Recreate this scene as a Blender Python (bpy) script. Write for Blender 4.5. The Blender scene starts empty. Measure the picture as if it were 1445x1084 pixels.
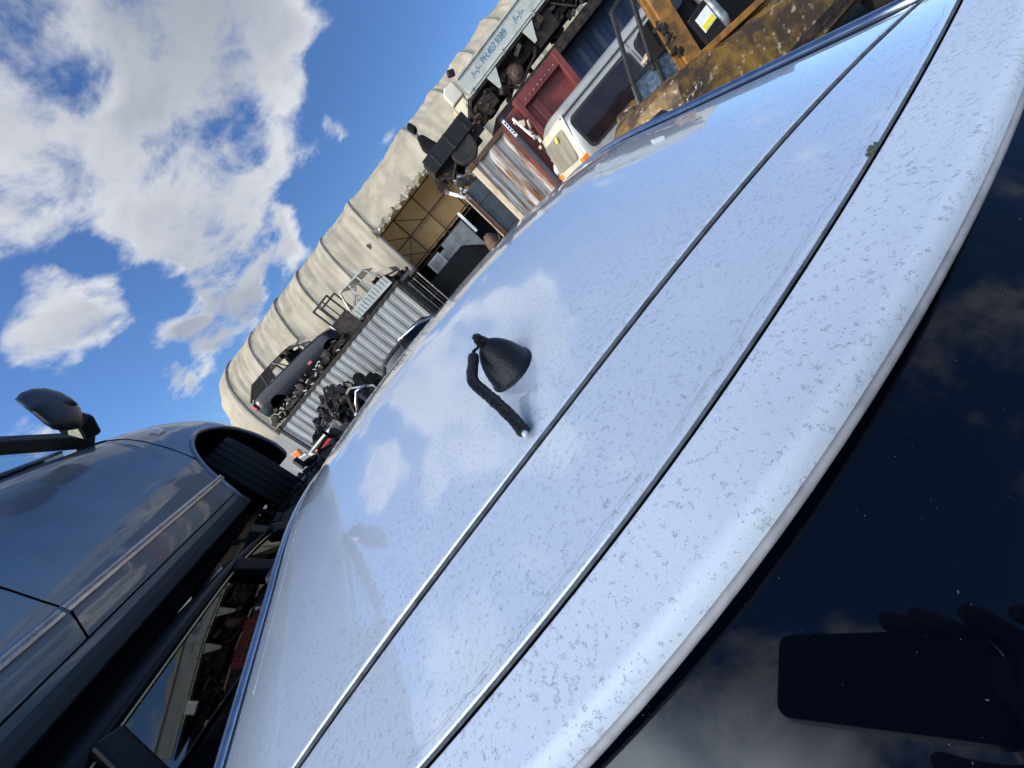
import bpy, math, random
from mathutils import Vector, Matrix, Euler, noise
rnd = random.Random(7)
S = bpy.context.scene
COL = S.collection
H = 1.54                                   # eye height of the photographer
# ------------------------------------------------------------------ camera
cam = bpy.data.cameras.new("camera"); co = bpy.data.objects.new("camera", cam); COL.objects.link(co)
CR = Matrix(((0.63966, 0.76866, 0.0), (-0.22439, 0.18673, -0.95644), (-0.73518, 0.61180, 0.29192)))
co.matrix_world = Matrix.Translation((0, 0, H)) @ CR.to_4x4()
cam.sensor_width = 36; cam.lens = 13.53; cam.clip_start = 0.005; cam.clip_end = 3000
S.camera = co
# ------------------------------------------------------------------ sky, sun, exposure
SUN_AZ, SUN_EL = math.radians(-97), math.radians(24)
w = bpy.data.worlds.new("World"); S.world = w; w.use_nodes = True
nt = w.node_tree; N = nt.nodes; Lk = nt.links
bg = N["Background"]; bg.inputs[1].default_value = 0.12
sky = N.new("ShaderNodeTexSky"); sky.sky_type = 'NISHITA'; sky.sun_disc = False
sky.sun_elevation = SUN_EL; sky.sun_rotation = SUN_AZ; sky.air_density = 1.0; sky.dust_density = 0.3; sky.ozone_density = 3.0
def wn(t, **k):
    n = N.new(t)
    for a, b in k.items(): setattr(n, a, b)
    return n
def wmath(op, a, b=None, clamp=False):
    n = wn("ShaderNodeMath", operation=op, use_clamp=clamp)
    for i, x in enumerate((a, b)):
        if x is None: continue
        if isinstance(x, (int, float)): n.inputs[i].default_value = x
        else: Lk.new(x, n.inputs[i])
    return n.outputs[0]
tc = wn("ShaderNodeTexCoord"); D = tc.outputs["Generated"]
sep = wn("ShaderNodeSeparateXYZ"); Lk.new(D, sep.inputs[0])
den = wmath('ADD', wmath('MAXIMUM', sep.outputs[2], 0.0), 0.22)
comb = wn("ShaderNodeCombineXYZ")
Lk.new(wmath('DIVIDE', sep.outputs[0], den), comb.inputs[0]); Lk.new(wmath('DIVIDE', sep.outputs[1], den), comb.inputs[1])
def wnoise(scale, detail, rough, dist, off=(0, 0, 0), src=None):
    m = wn("ShaderNodeMapping"); m.inputs["Location"].default_value = off; Lk.new(src or comb.outputs[0], m.inputs[0])
    n = wn("ShaderNodeTexNoise"); n.inputs["Scale"].default_value = scale; n.inputs["Detail"].default_value = detail
    n.inputs["Roughness"].default_value = rough; n.inputs["Distortion"].default_value = dist
    Lk.new(m.outputs[0], n.inputs["Vector"]); return n.outputs[0]
n1 = wnoise(3.1, 10, 0.60, 0.35, (3.1, 1.7, 0)); n2 = wnoise(1.0, 3, 0.5, 0.0, (8.3, 2.2, 4)); n3 = wnoise(7, 8, 0.6, 0.3, (1, 5, 2))
# clouds of the place: direction (x, y, z), cosine of the radius, weight
CLOUDS = [((-0.012, 0.803, 0.596), 0.9622, 0.55), ((0.11, 0.866, 0.488), 0.97863, 0.55), ((-0.22, 0.798, 0.56), 0.99061, 0.45), ((-0.131, 0.862, 0.49), 0.993, 0.3), ((-0.116, 0.904, 0.412), 0.97889, 0.6), ((-0.197, 0.887, 0.418), 0.99317, 0.35), ((-0.18, 0.934, 0.308), 0.99425, 0.62), ((-0.262, 0.92, 0.292), 0.9951, 0.65), ((-0.366, 0.886, 0.286), 0.99617, 0.8), ((-0.435, 0.856, 0.279), 0.99785, 0.75), ((-0.366, 0.825, 0.431), 0.99657, 0.62), ((-0.421, 0.802, 0.424), 0.99683, 0.5), ((-0.46, 0.784, 0.418), 0.99833, 0.4), ((-0.323, 0.785, 0.529), 0.99669, 0.4), ((0.179, 0.92, 0.348), 0.99893, 0.45), ((-0.079, 0.942, 0.326), 0.99555, 0.4), ((0.207, 0.858, 0.47), 0.99294, 0.45), ((-0.425, 0.845, 0.324), 0.99473, -0.7), ((-0.289, 0.881, 0.375), 0.99748, -0.5), ((0.231, 0.889, 0.395), 0.99746, -0.6), ((0.048, 0.964, 0.261), 0.99161, -0.9), ((0.262, 0.897, 0.356), 0.99516, -0.9), ((-0.3, 0.828, 0.473), 0.99843, -0.35), ((-0.362, 0.903, 0.232), 0.9986, -0.4), ((-0.481, 0.802, 0.354), 0.99656, -0.6), ((0.397, 0.865, 0.308), 0.98977, -0.9), ((-0.161, 0.967, 0.199), 0.99291, -0.7), ((-0.413, 0.492, 0.766), 0.96126, 0.45), ((-0.586, 0.458, 0.669), 0.97815, 0.35), ((-0.161, -0.441, 0.883), 0.9703, 0.42), ((0.112, -0.633, 0.766), 0.97437, 0.45), ((-0.235, 0.407, 0.883), 0.9703, 0.3), ((0.75, -0.303, 0.588), 0.97815, 0.4), ((0.302, -0.36, 0.883), 0.97437, -0.6)]
acc = None
for (cx, cy, cz), c0, wt in CLOUDS:
    vm = wn("ShaderNodeVectorMath", operation='DOT_PRODUCT'); Lk.new(D, vm.inputs[0]); vm.inputs[1].default_value = (cx, cy, cz)
    mr = wn("ShaderNodeMapRange", interpolation_type='SMOOTHSTEP'); Lk.new(vm.outputs["Value"], mr.inputs[0])
    mr.inputs[1].default_value = c0; mr.inputs[2].default_value = 1 - (1 - c0) * 0.12; mr.inputs[3].default_value = 0; mr.inputs[4].default_value = wt
    acc = mr.outputs[0] if acc is None else wmath('ADD', acc, mr.outputs[0])
acc = wmath('MINIMUM', acc, 0.82)
base = wmath('ADD', acc, wmath('MULTIPLY', wmath('SUBTRACT', n1, 0.5), 3.5))
base = wmath('ADD', base, wmath('MULTIPLY', wmath('SUBTRACT', n3, 0.5), 1.35))
mr = wn("ShaderNodeMapRange", interpolation_type='SMOOTHSTEP'); Lk.new(base, mr.inputs[0]); mr.inputs[1].default_value = 0.22; mr.inputs[2].default_value = 0.98
mask = wmath('MULTIPLY', mr.outputs[0], 0.94)
thick = wn("ShaderNodeMapRange", interpolation_type='SMOOTHSTEP')
Lk.new(wmath('ADD', acc, wmath('ADD', wmath('MULTIPLY', wmath('SUBTRACT', n1, 0.5), 0.9), wmath('MULTIPLY', wmath('SUBTRACT', n2, 0.5), 1.6))), thick.inputs[0])
thick.inputs[1].default_value = 0.42; thick.inputs[2].default_value = 1.15
cc = wn("ShaderNodeMix", data_type='RGBA'); Lk.new(thick.outputs[0], cc.inputs[0])
cc.inputs[6].default_value = (5.2, 5.3, 5.5, 1); cc.inputs[7].default_value = (2.5, 2.75, 3.2, 1)
mx = wn("ShaderNodeMix", data_type='RGBA'); Lk.new(mask, mx.inputs[0]); tint = wn("ShaderNodeMix", data_type='RGBA', blend_type='MULTIPLY'); tint.inputs[0].default_value = 1; Lk.new(sky.outputs[0], tint.inputs[6]); tint.inputs[7].default_value = (.58, .77, 1.05, 1)
Lk.new(tint.outputs[2], mx.inputs[6]); Lk.new(cc.outputs[2], mx.inputs[7])
# bright cloud bank added out of view, to lift light on the white roof
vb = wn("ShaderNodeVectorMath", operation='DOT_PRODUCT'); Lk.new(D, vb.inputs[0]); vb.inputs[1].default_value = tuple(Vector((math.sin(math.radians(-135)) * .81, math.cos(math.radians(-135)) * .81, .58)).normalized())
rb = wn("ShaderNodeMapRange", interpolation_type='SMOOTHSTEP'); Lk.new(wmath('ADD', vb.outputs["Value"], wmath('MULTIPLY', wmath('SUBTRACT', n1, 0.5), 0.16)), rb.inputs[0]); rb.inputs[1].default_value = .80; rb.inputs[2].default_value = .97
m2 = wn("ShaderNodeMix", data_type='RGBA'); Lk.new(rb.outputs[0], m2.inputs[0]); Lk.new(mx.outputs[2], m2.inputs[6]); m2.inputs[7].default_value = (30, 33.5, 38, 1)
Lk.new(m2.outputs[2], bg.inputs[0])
sl = bpy.data.lights.new("sun", 'SUN'); sl.energy = 3.6; sl.angle = math.radians(0.5); sl.color = (1.0, 0.86, 0.66)
so = bpy.data.objects.new("sun", sl); COL.objects.link(so)
sv = Vector((math.sin(SUN_AZ) * math.cos(SUN_EL), math.cos(SUN_AZ) * math.cos(SUN_EL), math.sin(SUN_EL)))
so.rotation_euler = sv.to_track_quat('Z', 'Y').to_euler(); so.location = sv * 40
S.view_settings.view_transform = 'Standard'; S.view_settings.look = 'None'; S.view_settings.gamma = 1
S.view_settings.exposure = 0.35

# ------------------------------------------------------------------ materials
def mat(name, col, rough=0.5, metal=0.0, col2=None, scale=4, lo=0.42, hi=0.62, stretch=(1, 1, 1), col3=None, scale3=20, lo3=0.6, hi3=0.7,
        bump=0.0, bscale=60, coat=0.0, spec=0.5, transl=0.0, detail=6, rough2=None, bstretch=(1, 1, 1), coatior=1.5):
    m = bpy.data.materials.new(name); m.use_nodes = True; t = m.node_tree; b = t.nodes["Principled BSDF"]
    b.inputs["Base Color"].default_value = (*col, 1); b.inputs["Roughness"].default_value = rough; b.inputs["Metallic"].default_value = metal
    b.inputs["Coat Weight"].default_value = coat; b.inputs["Coat Roughness"].default_value = 0.04; b.inputs["Coat IOR"].default_value = coatior; b.inputs["Specular IOR Level"].default_value = spec
    tcn = t.nodes.new("ShaderNodeTexCoord")
    def nz(sc, st, dt, off=0):
        mp = t.nodes.new("ShaderNodeMapping"); mp.inputs["Scale"].default_value = st; mp.inputs["Location"].default_value = (off, off * .7, off * 1.3)
        t.links.new(tcn.outputs["Object"], mp.inputs[0])
        n = t.nodes.new("ShaderNodeTexNoise"); n.inputs["Scale"].default_value = sc; n.inputs["Detail"].default_value = dt; n.inputs["Roughness"].default_value = .6
        t.links.new(mp.outputs[0], n.inputs["Vector"]); return n.outputs[0]
    cur = None
    def layer(cur, c, sc, st, l, h, off):
        r = t.nodes.new("ShaderNodeMapRange"); t.links.new(nz(sc, st, detail, off), r.inputs[0]); r.inputs[1].default_value = l; r.inputs[2].default_value = h
        x = t.nodes.new("ShaderNodeMix"); x.data_type = 'RGBA'; t.links.new(r.outputs[0], x.inputs[0])
        if cur is None: x.inputs[6].default_value = (*col, 1)
        else: t.links.new(cur, x.inputs[6])
        x.inputs[7].default_value = (*c, 1); return x.outputs[2], r.outputs[0]
    if col2:
        cur, fac = layer(cur, col2, scale, stretch, lo, hi, 3.7)
        if rough2 is not None:
            rr = t.nodes.new("ShaderNodeMapRange"); t.links.new(fac, rr.inputs[0]); rr.inputs[3].default_value = rough; rr.inputs[4].default_value = rough2; t.links.new(rr.outputs[0], b.inputs["Roughness"])
    if col3: cur, _ = layer(cur, col3, scale3, stretch, lo3, hi3, 11.3)
    if cur: t.links.new(cur, b.inputs["Base Color"])
    if bump:
        bp = t.nodes.new("ShaderNodeBump"); bp.inputs["Strength"].default_value = bump; bp.inputs["Distance"].default_value = 0.02
        t.links.new(nz(bscale, bstretch, 4, 1.1), bp.inputs["Height"]); t.links.new(bp.outputs[0], b.inputs["Normal"])
    if transl:
        o = t.nodes["Material Output"]; tr = t.nodes.new("ShaderNodeBsdfTranslucent"); ms = t.nodes.new("ShaderNodeMixShader"); ms.inputs[0].default_value = transl
        tr.inputs[0].default_value = (*col, 1)
        if cur: t.links.new(cur, tr.inputs[0])
        t.links.new(b.outputs[0], ms.inputs[1]); t.links.new(tr.outputs[0], ms.inputs[2]); t.links.new(ms.outputs[0], o.inputs[0])
    return m
def glass_mat(name, tint, alpha, ior=1.5):
    m = bpy.data.materials.new(name); m.use_nodes = True; t = m.node_tree; t.nodes.remove(t.nodes["Principled BSDF"])
    o = t.nodes["Material Output"]; a = t.nodes.new("ShaderNodeBsdfTransparent"); a.inputs[0].default_value = (*tint, 1)
    g = t.nodes.new("ShaderNodeBsdfGlossy"); g.inputs["Roughness"].default_value = 0.02
    f = t.nodes.new("ShaderNodeFresnel"); f.inputs[0].default_value = ior
    ms = t.nodes.new("ShaderNodeMixShader"); t.links.new(f.outputs[0], ms.inputs[0]); t.links.new(a.outputs[0], ms.inputs[1]); t.links.new(g.outputs[0], ms.inputs[2])
    t.links.new(ms.outputs[0], o.inputs[0]); return m
def roof_paint(name="speckled_white_paint", gloss=.9):
    m = mat(name, (.69, .722, .766), .11 if gloss > .5 else .42, coat=gloss, spec=.5 if gloss > .5 else .06, col2=(.67, .705, .745), scale=3, bump=0.0)
    t = m.node_tree; b = t.nodes["Principled BSDF"]; b.inputs["Coat IOR"].default_value = 2.35; b.inputs["Coat Roughness"].default_value = .012; src = b.inputs["Base Color"].links[0].from_socket
    tcn = t.nodes.new("ShaderNodeTexCoord")
    def nz(sc, dt, dist, off):
        mp = t.nodes.new("ShaderNodeMapping"); mp.inputs["Location"].default_value = (off, off, off); t.links.new(tcn.outputs["Object"], mp.inputs[0])
        n = t.nodes.new("ShaderNodeTexNoise"); n.inputs["Scale"].default_value = sc; n.inputs["Detail"].default_value = dt; n.inputs["Distortion"].default_value = dist
        t.links.new(mp.outputs[0], n.inputs["Vector"]); return n.outputs[0]
    def mth(op, a, b_=None):
        n = t.nodes.new("ShaderNodeMath"); n.operation = op
        for i, x in enumerate((a, b_)):
            if x is None: continue
            if isinstance(x, (int, float)): n.inputs[i].default_value = x
            else: t.links.new(x, n.inputs[i])
        return n.outputs[0]
    line = mth('LESS_THAN', mth('ABSOLUTE', mth('SUBTRACT', nz(400, 2, 1.4, 2.0), .5)), .050)
    msk = mth('GREATER_THAN', mth('ADD', nz(230, 2, 0, 5.0), mth('MULTIPLY', mth('SUBTRACT', nz(7, 3, 0, 9.), .5), .16)), .590)
    f1 = mth('MULTIPLY', mth('MULTIPLY', line, msk), .46)
    v = t.nodes.new("ShaderNodeTexVoronoi"); v.inputs["Scale"].default_value = 430; t.links.new(tcn.outputs["Object"], v.inputs["Vector"])
    sc = t.nodes.new("ShaderNodeSeparateColor"); t.links.new(v.outputs["Color"], sc.inputs[0])
    dots = mth('MULTIPLY', mth('LESS_THAN', v.outputs["Distance"], .18), mth('GREATER_THAN', sc.outputs[0], .80))
    f2 = mth('MAXIMUM', f1, mth('MULTIPLY', dots, .55))
    film = mth('MULTIPLY', mth('SUBTRACT', nz(420, 3, 0, 1.), .45), .27)
    x = t.nodes.new("ShaderNodeMix"); x.data_type = 'RGBA'; t.links.new(mth('MAXIMUM', f2, mth('MAXIMUM', film, 0.0)), x.inputs[0]); t.links.new(src, x.inputs[6]); x.inputs[7].default_value = (.13, .14, .15, 1)
    t.links.new(x.outputs[2], b.inputs["Base Color"])
    # dirt takes the gloss off the lacquer
    cw = mth('MULTIPLY', mth('SUBTRACT', 1.0, mth('MULTIPLY', f2, .9)), gloss); t.links.new(cw, b.inputs["Coat Weight"])
    bp = t.nodes.new("ShaderNodeBump"); bp.inputs["Strength"].default_value = .03; bp.inputs["Distance"].default_value = .02; t.links.new(nz(9, 2, 0, 4.), bp.inputs["Height"]); t.links.new(bp.outputs[0], b.inputs["Coat Normal"])
    return m
M = dict(
 roof=roof_paint(), spoiler=roof_paint("speckled_spoiler_paint", .04), white=mat("white_car_paint", (.70, .72, .74), .3, coat=.8),
 dirt=mat("dried_dirt", (.26, .26, .25), .9, col2=(.4, .4, .39), scale=300),
 rubber=mat("black_rubber", (.018, .018, .018), .55, bump=.1, bscale=300), chrome=mat("bright_trim", (.62, .64, .67), .22, 1.0, col2=(.5, .52, .55), scale=30),
 tint=mat("tinted_glass", (.0008, .0018, .0050), .02, spec=.6, col3=(.12, .12, .12), scale3=520, lo3=.748, hi3=.756, detail=2), clear=glass_mat("clear_glass", (.82, .88, .87), 1), darkglass=glass_mat("smoked_glass", (.035, .042, .042), 1, 2.0),
 plastic=mat("black_plastic", (.013, .013, .014), .3, spec=.3, bump=.15, bscale=400), tape=mat("black_tape", (.010, .010, .012), .3, spec=.4, bump=.8, bscale=260),
 grey=mat("slate_metallic_paint", (.185, .225, .27), .38, .35, coat=1.0, col2=(.15, .185, .225), scale=3, coatior=1.6, bump=.02, bscale=5), sill=mat("grey_sill_plastic", (.035, .036, .042), .6, bump=.2, bscale=500),
 black=mat("black_car_paint", (.005, .005, .006), .35, spec=.3), gold=mat("warm_highlight_trim", (.80, .58, .30), .35, .6),
 navy=mat("dusty_navy_paint", (.005, .007, .013), .3, coat=.0, spec=.22, col2=(.010, .012, .017), scale=3), tyre=mat("tyre_rubber", (.014, .014, .015), .8, bump=.4, bscale=120),
 rim=mat("dark_steel_wheel", (.05, .05, .055), .5, .6, col2=(.12, .09, .07), scale=20), well=mat("wheel_well_liner", (.005, .005, .006), .9, spec=.05), seal=mat("grey_weatherstrip", (.13, .135, .145), .7, col2=(.07, .072, .076), spec=.2, scale=90),
 cover=mat("weathered_cover_fabric", (.62, .56, .44), .75, col2=(.45, .40, .30), scale=1.6, lo=.42, hi=.7, stretch=(1, 1, .35), col3=(.33, .29, .21), scale3=7, lo3=.62, hi3=.80, bump=.4, bscale=6, bstretch=(3.0, .8, .3), transl=.45),
 tan=mat("tan_tarpaulin", (1.0, .62, .27), .8, col2=(.8, .46, .17), scale=1.4, lo=.35, hi=.7, stretch=(1, 1, .5), bump=.6, bscale=4, bstretch=(2.5, 1, .6), transl=.55),
 steel=mat("brown_steel", (.07, .05, .038), .7, .3, col2=(.12, .06, .03), scale=14), dark=mat("oily_black_steel", (.014, .013, .013), .55, 0, spec=.22, col2=(.05, .035, .025), scale=9, bump=.3, bscale=30),
 junk=mat("greasy_scrap", (.012, .0115, .0115), .5, 0, spec=.3, col2=(.04, .032, .027), scale=14, col3=(.2, .19, .18), scale3=9, lo3=.70, hi3=.73), light=mat("dull_aluminium", (.42, .41, .40), .4, .8, col2=(.2, .18, .16), scale=15),
 cgrey=mat("grey_container_paint", (.30, .31, .31), .65, col2=(.15, .148, .14), scale=5, lo=.40, hi=.72, stretch=(1, 1, .15), col3=(.15, .09, .05), scale3=6, lo3=.61, hi3=.72, spec=.4),
 crust=mat("rusty_cream_paint", (.36, .36, .34), .6, col2=(.17, .075, .03), scale=4.0, lo=.47, hi=.6, stretch=(2.2, 1, .22), col3=(.05, .03, .02), scale3=7, lo3=.56, hi3=.66),
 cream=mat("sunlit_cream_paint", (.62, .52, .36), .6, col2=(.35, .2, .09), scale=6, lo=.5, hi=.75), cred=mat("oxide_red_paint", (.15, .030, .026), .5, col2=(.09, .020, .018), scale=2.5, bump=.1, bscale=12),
 cblue=mat("navy_container_paint", (.020, .036, .088), .55, col2=(.012, .02, .05), scale=3, stretch=(1, 1, .25)), bluesteel=mat("slate_blue_steel", (.03, .042, .06), .5, col2=(.02, .025, .03), scale=6),
 brown=mat("brown_board", (.10, .05, .03), .7, col2=(.05, .03, .02), scale=8), vwhite=mat("aged_white_paint", (.58, .55, .44), .4, coat=.3, col2=(.5, .47, .38), scale=3), vshade=mat("shaded_white_paint", (.33, .335, .32), .36, .1, coat=.4, col2=(.25, .26, .25), scale=2.5),  # van body: white paint greyed, the side's shade put into the colour
 twhite=mat("truck_white_paint", (.40, .41, .38), .45, col2=(.28, .28, .25), scale=5, lo=.5, hi=.75, coat=.2, col3=(.16, .10, .06), scale3=12, lo3=.68, hi3=.76), text=mat("teal_lettering", (.05, .17, .24), .5), inkblack=mat("black_ink", (.02, .02, .02), .6),
 yellow=mat("rusty_yellow_paint", (.20, .115, .022), .5, col2=(.05, .033, .022), scale=4.5, lo=.38, hi=.55, col3=(.34, .27, .19), scale3=16, lo3=.57, hi3=.66, bump=.25, bscale=40, spec=.4), orange=mat("orange_paint", (.27, .125, .02), .5, col2=(.12, .06, .02), scale=9),
 lensr=mat("red_lens", (.5, .02, .02), .15, coat=1), lenso=mat("orange_lens", (.8, .22, .02), .15, coat=1), lensw=mat("clear_lens", (.75, .75, .72), .12, coat=1), wood=mat("weathered_timber", (.30, .17, .07), .8, col2=(.12, .06, .03), scale=5, stretch=(6, .6, 6), bump=.3, bscale=60),
 yel=mat("yellow_sticker", (.75, .62, .05), .5), bag=mat("white_airbag_cloth", (.72, .73, .75), .8, bump=.3, bscale=30), frosted=mat("crazed_blue_glass", (.07, .11, .17), .2, col2=(.16, .21, .27), scale=22, coat=.6), winback=mat("dusty_window", (.30, .29, .22), .25, col2=(.2, .2, .16), scale=5, stretch=(1, 1, .3), coat=.5),
 vwin=mat("plum_tinted_window", (.014, .010, .012), .08, coat=.2, col2=(.022, .015, .016), scale=3), beige=mat("beige_plastic", (.42, .34, .26), .6), greypanel=mat("grey_sheet", (.26, .27, .27), .6, col2=(.18, .18, .17), scale=4), redp=mat("red_paint", (.42, .03, .04), .4, coat=.4), darkred=mat("dark_red_car_paint", (.05, .008, .012), .3, coat=.8),
 ground=mat("oily_gravel", (.10, .09, .08), .95, col2=(.05, .045, .04), scale=1.2, col3=(.17, .155, .14), scale3=30, lo3=.58, hi3=.7, bump=.8, bscale=25),
 skin=mat("skin", (.24, .135, .09), .5, col2=(.21, .115, .075), scale=20), jacket=mat("black_jacket_cloth", (.015, .015, .018), .85, bump=.3, bscale=80), trousers=mat("dark_trousers", (.03, .033, .045), .9, bump=.3, bscale=90), hair=mat("black_hair", (.012, .010, .009), .5, bump=.5, bscale=200), phone=mat("black_phone_case", (.01, .01, .011), .4), shoe=mat("shoe_leather", (.02, .018, .016), .5),
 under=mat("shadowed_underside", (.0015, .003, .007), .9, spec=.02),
 capgrey=mat("dull_mirror_cap", (.045, .062, .085), .4, spec=.3),
 lip=mat("shaded_grey_lip", (.46, .43, .42), .6, col2=(.34, .32, .31), scale=60),  # white lip greyed, shade of its downward face put into the colour
 inner=mat("dark_interior", (.010, .010, .011), .8, spec=.12), skirt=mat("shaded_wall_fabric", (.30, .30, .29), .7, col2=(.22, .22, .21), scale=2, stretch=(1, 1, .3)),  # lower wall: the fabric's shade put into a flat grey colour
)

# ------------------------------------------------------------------ mesh helpers
class MB:
    def __init__(s): s.v = []; s.f = []
    def add(s, vs, fs):
        o = len(s.v); s.v += [Vector(p) for p in vs]; s.f += [tuple(i + o for i in f) for f in fs]; return s
    def box(s, c, d, rot=None):
        c = Vector(c); a, b, e = d[0] / 2, d[1] / 2, d[2] / 2
        vs = [Vector((x, y, z)) for z in (-e, e) for y in (-b, b) for x in (-a, a)]
        if rot is not None:
            R = rot if isinstance(rot, Matrix) else Euler(rot).to_matrix(); vs = [R @ p for p in vs]
        return s.add([p + c for p in vs], [(0, 2, 3, 1), (4, 5, 7, 6), (0, 1, 5, 4), (2, 6, 7, 3), (0, 4, 6, 2), (1, 3, 7, 5)])
    def beam(s, p, q, wd, ht=None, up=(0, 0, 1)):
        p, q = Vector(p), Vector(q); d = q - p; L = d.length
        y = d.normalized(); u = Vector(up)
        if abs(y.dot(u)) > .98: u = Vector((1, 0, 0))
        x = y.cross(u).normalized(); z = x.cross(y)
        return s.box((p + q) / 2, (wd, L, ht or wd), Matrix((x, y, z)).transposed())
    def prism(s, poly, f3, t0, t1):       # polygon (a, b) swept from t0 to t1, f3(a, b, t) -> point
        n = len(poly); vs = [f3(a, b, t0) for a, b in poly] + [f3(a, b, t1) for a, b in poly]
        return s.add(vs, [tuple(range(n))[::-1], tuple(range(n, 2 * n))] + [(i, (i + 1) % n, n + (i + 1) % n, n + i) for i in range(n)])
    def tube(s, pts, r, n=8, cap=True):
        pts = [Vector(p) for p in pts]; rs = r if isinstance(r, (list, tuple)) else [r] * len(pts); o = len(s.v); prev = None
        for i, p in enumerate(pts):
            t = (pts[min(i + 1, len(pts) - 1)] - pts[max(i - 1, 0)]).normalized()
            if prev is None: a = t.orthogonal().normalized()
            else: a = (prev - t * prev.dot(t)).normalized()
            prev = a; b = t.cross(a)
            for k in range(n):
                g = 2 * math.pi * k / n; s.v.append(p + (a * math.cos(g) + b * math.sin(g)) * rs[i])
        for i in range(len(pts) - 1):
            for k in range(n):
                k2 = (k + 1) % n; s.f.append((o + i * n + k, o + i * n + k2, o + (i + 1) * n + k2, o + (i + 1) * n + k))
        if cap: s.f.append(tuple(o + k for k in range(n))[::-1]); s.f.append(tuple(o + (len(pts) - 1) * n + k for k in range(n)))
        return s
    def grid(s, fn, us, vs):
        o = len(s.v); nu, nv = len(us), len(vs)
        for u in us:
            for v in vs: s.v.append(Vector(fn(u, v)))
        for i in range(nu - 1):
            for j in range(nv - 1): s.f.append((o + i * nv + j, o + (i + 1) * nv + j, o + (i + 1) * nv + j + 1, o + i * nv + j + 1))
        return s
    def lathe(s, prof, c, ax=(0, 0, 1), n=24):   # prof: (radius, height)
        c = Vector(c); ax = Vector(ax).normalized(); a = ax.orthogonal().normalized(); b = ax.cross(a); o = len(s.v)
        for r, h in prof:
            for k in range(n):
                g = 2 * math.pi * k / n; s.v.append(c + ax * h + (a * math.cos(g) + b * math.sin(g)) * r)
        for i in range(len(prof) - 1):
            for k in range(n):
                k2 = (k + 1) % n; s.f.append((o + i * n + k, o + i * n + k2, o + (i + 1) * n + k2, o + (i + 1) * n + k))
        s.f.append(tuple(o + k for k in range(n))[::-1]); s.f.append(tuple(o + (len(prof) - 1) * n + k for k in range(n)))
        return s
    def move(s, d):
        s.v = [p + Vector(d) for p in s.v]; return s
    def build(s, name, m, parent=None, smooth=False, bevel=0.0, loc=None, subsurf=0, solid=0.0):
        me = bpy.data.meshes.new(name); me.from_pydata([tuple(p) for p in s.v], [], s.f); me.validate(); me.update()
        me.materials.append(M[m] if isinstance(m, str) else m)
        if smooth: me.polygons.foreach_set("use_smooth", [True] * len(me.polygons))
        o = bpy.data.objects.new(name, me); COL.objects.link(o)
        if parent: o.parent = parent
        if loc: o.location = loc
        if solid: x = o.modifiers.new("s", 'SOLIDIFY'); x.thickness = solid; x.offset = 0
        if bevel: x = o.modifiers.new("b", 'BEVEL'); x.width = bevel; x.segments = 2; x.limit_method = 'ANGLE'
        if subsurf: x = o.modifiers.new("u", 'SUBSURF'); x.levels = subsurf; x.render_levels = subsurf
        return o
def lin(a, b, n): return [a + (b - a) * i / (n - 1) for i in range(n)]
def thing(name, label, cat, loc, rz=0.0, group=None):
    o = bpy.data.objects.new(name, None); COL.objects.link(o); o.location = loc; o.rotation_euler = (0, 0, rz); o.empty_display_size = .2
    return tag(o, label, cat, group)
def tag(o, label, cat, group=None, kind=None):
    o["label"] = label; o["category"] = cat
    if group: o["group"] = group
    if kind: o["kind"] = kind
    return o
E1 = Vector((.9842, -.1772, 0)); E2 = Vector((.1772, .9842, 0)); RZ = math.atan2(-.1772, .9842)
def row(s, d, z=0.0): return E1 * s + E2 * d + Vector((0, 0, z))     # along the container row, away from it, up
def rowthing(name, label, cat, s, d, z=0.0, rz=0.0, group=None): return thing(name, label, cat, row(s, d, z), RZ + rz, group)
def ip(tab, x):
    if x <= tab[0][0]: return tab[0][1]
    for (a, p), (b, q) in zip(tab, tab[1:]):
        if x <= b:
            t = (x - a) / (b - a); return p + (q - p) * t
    return tab[-1][1]
def sm(tab, x):                              # smooth table look-up
    e = 0.08; return (ip(tab, x - e) + ip(tab, x) * 2 + ip(tab, x + e)) / 4

# ------------------------------------------------------------------ setting
g = MB(); g.grid(lambda a, b: (a, b, 0), lin(-150, 150, 31), lin(-150, 150, 31))
o = g.build("ground", "ground"); o["kind"] = "structure"

# ------------------------------------------------------------------ cars: a lofted shell with wheel arches, greenhouse, wheels
def wheel(parent, c, r=.31, wd=.2, steer=0.0, tread=False, hub="rim"):
    e = Vector((math.cos(steer), math.sin(steer), 0)); h = wd / 2
    prof = [(r * .6, -h * .8), (r * .8, -h), (r * .93, -h * .96), (r * .985, -h * .8)]
    if tread:
        for k in range(5):
            a = -h * .72 + k * h * .36
            prof += [(r, a - h * .11), (r, a + h * .11), (r * .975, a + h * .13), (r * .975, a + h * .23)]
    else: prof += [(r, -h * .6), (r, h * .6)]
    prof += [(r * .985, h * .8), (r * .93, h * .96), (r * .8, h), (r * .6, h * .8)]
    wb = MB().lathe(prof, c, e, 40).build("wheel", "tyre", parent, smooth=not tread)
    rb = MB().lathe([(r * .61, -h * .5), (r * .61, h * .82), (r * .57, h * .85), (r * .52, h * .6), (r * .25, h * .55), (r * .18, h * .75), (r * .05, h * .78)], c, e, 28)
    rb.build("rim", hub, wb, smooth=False)
    return wb
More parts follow.
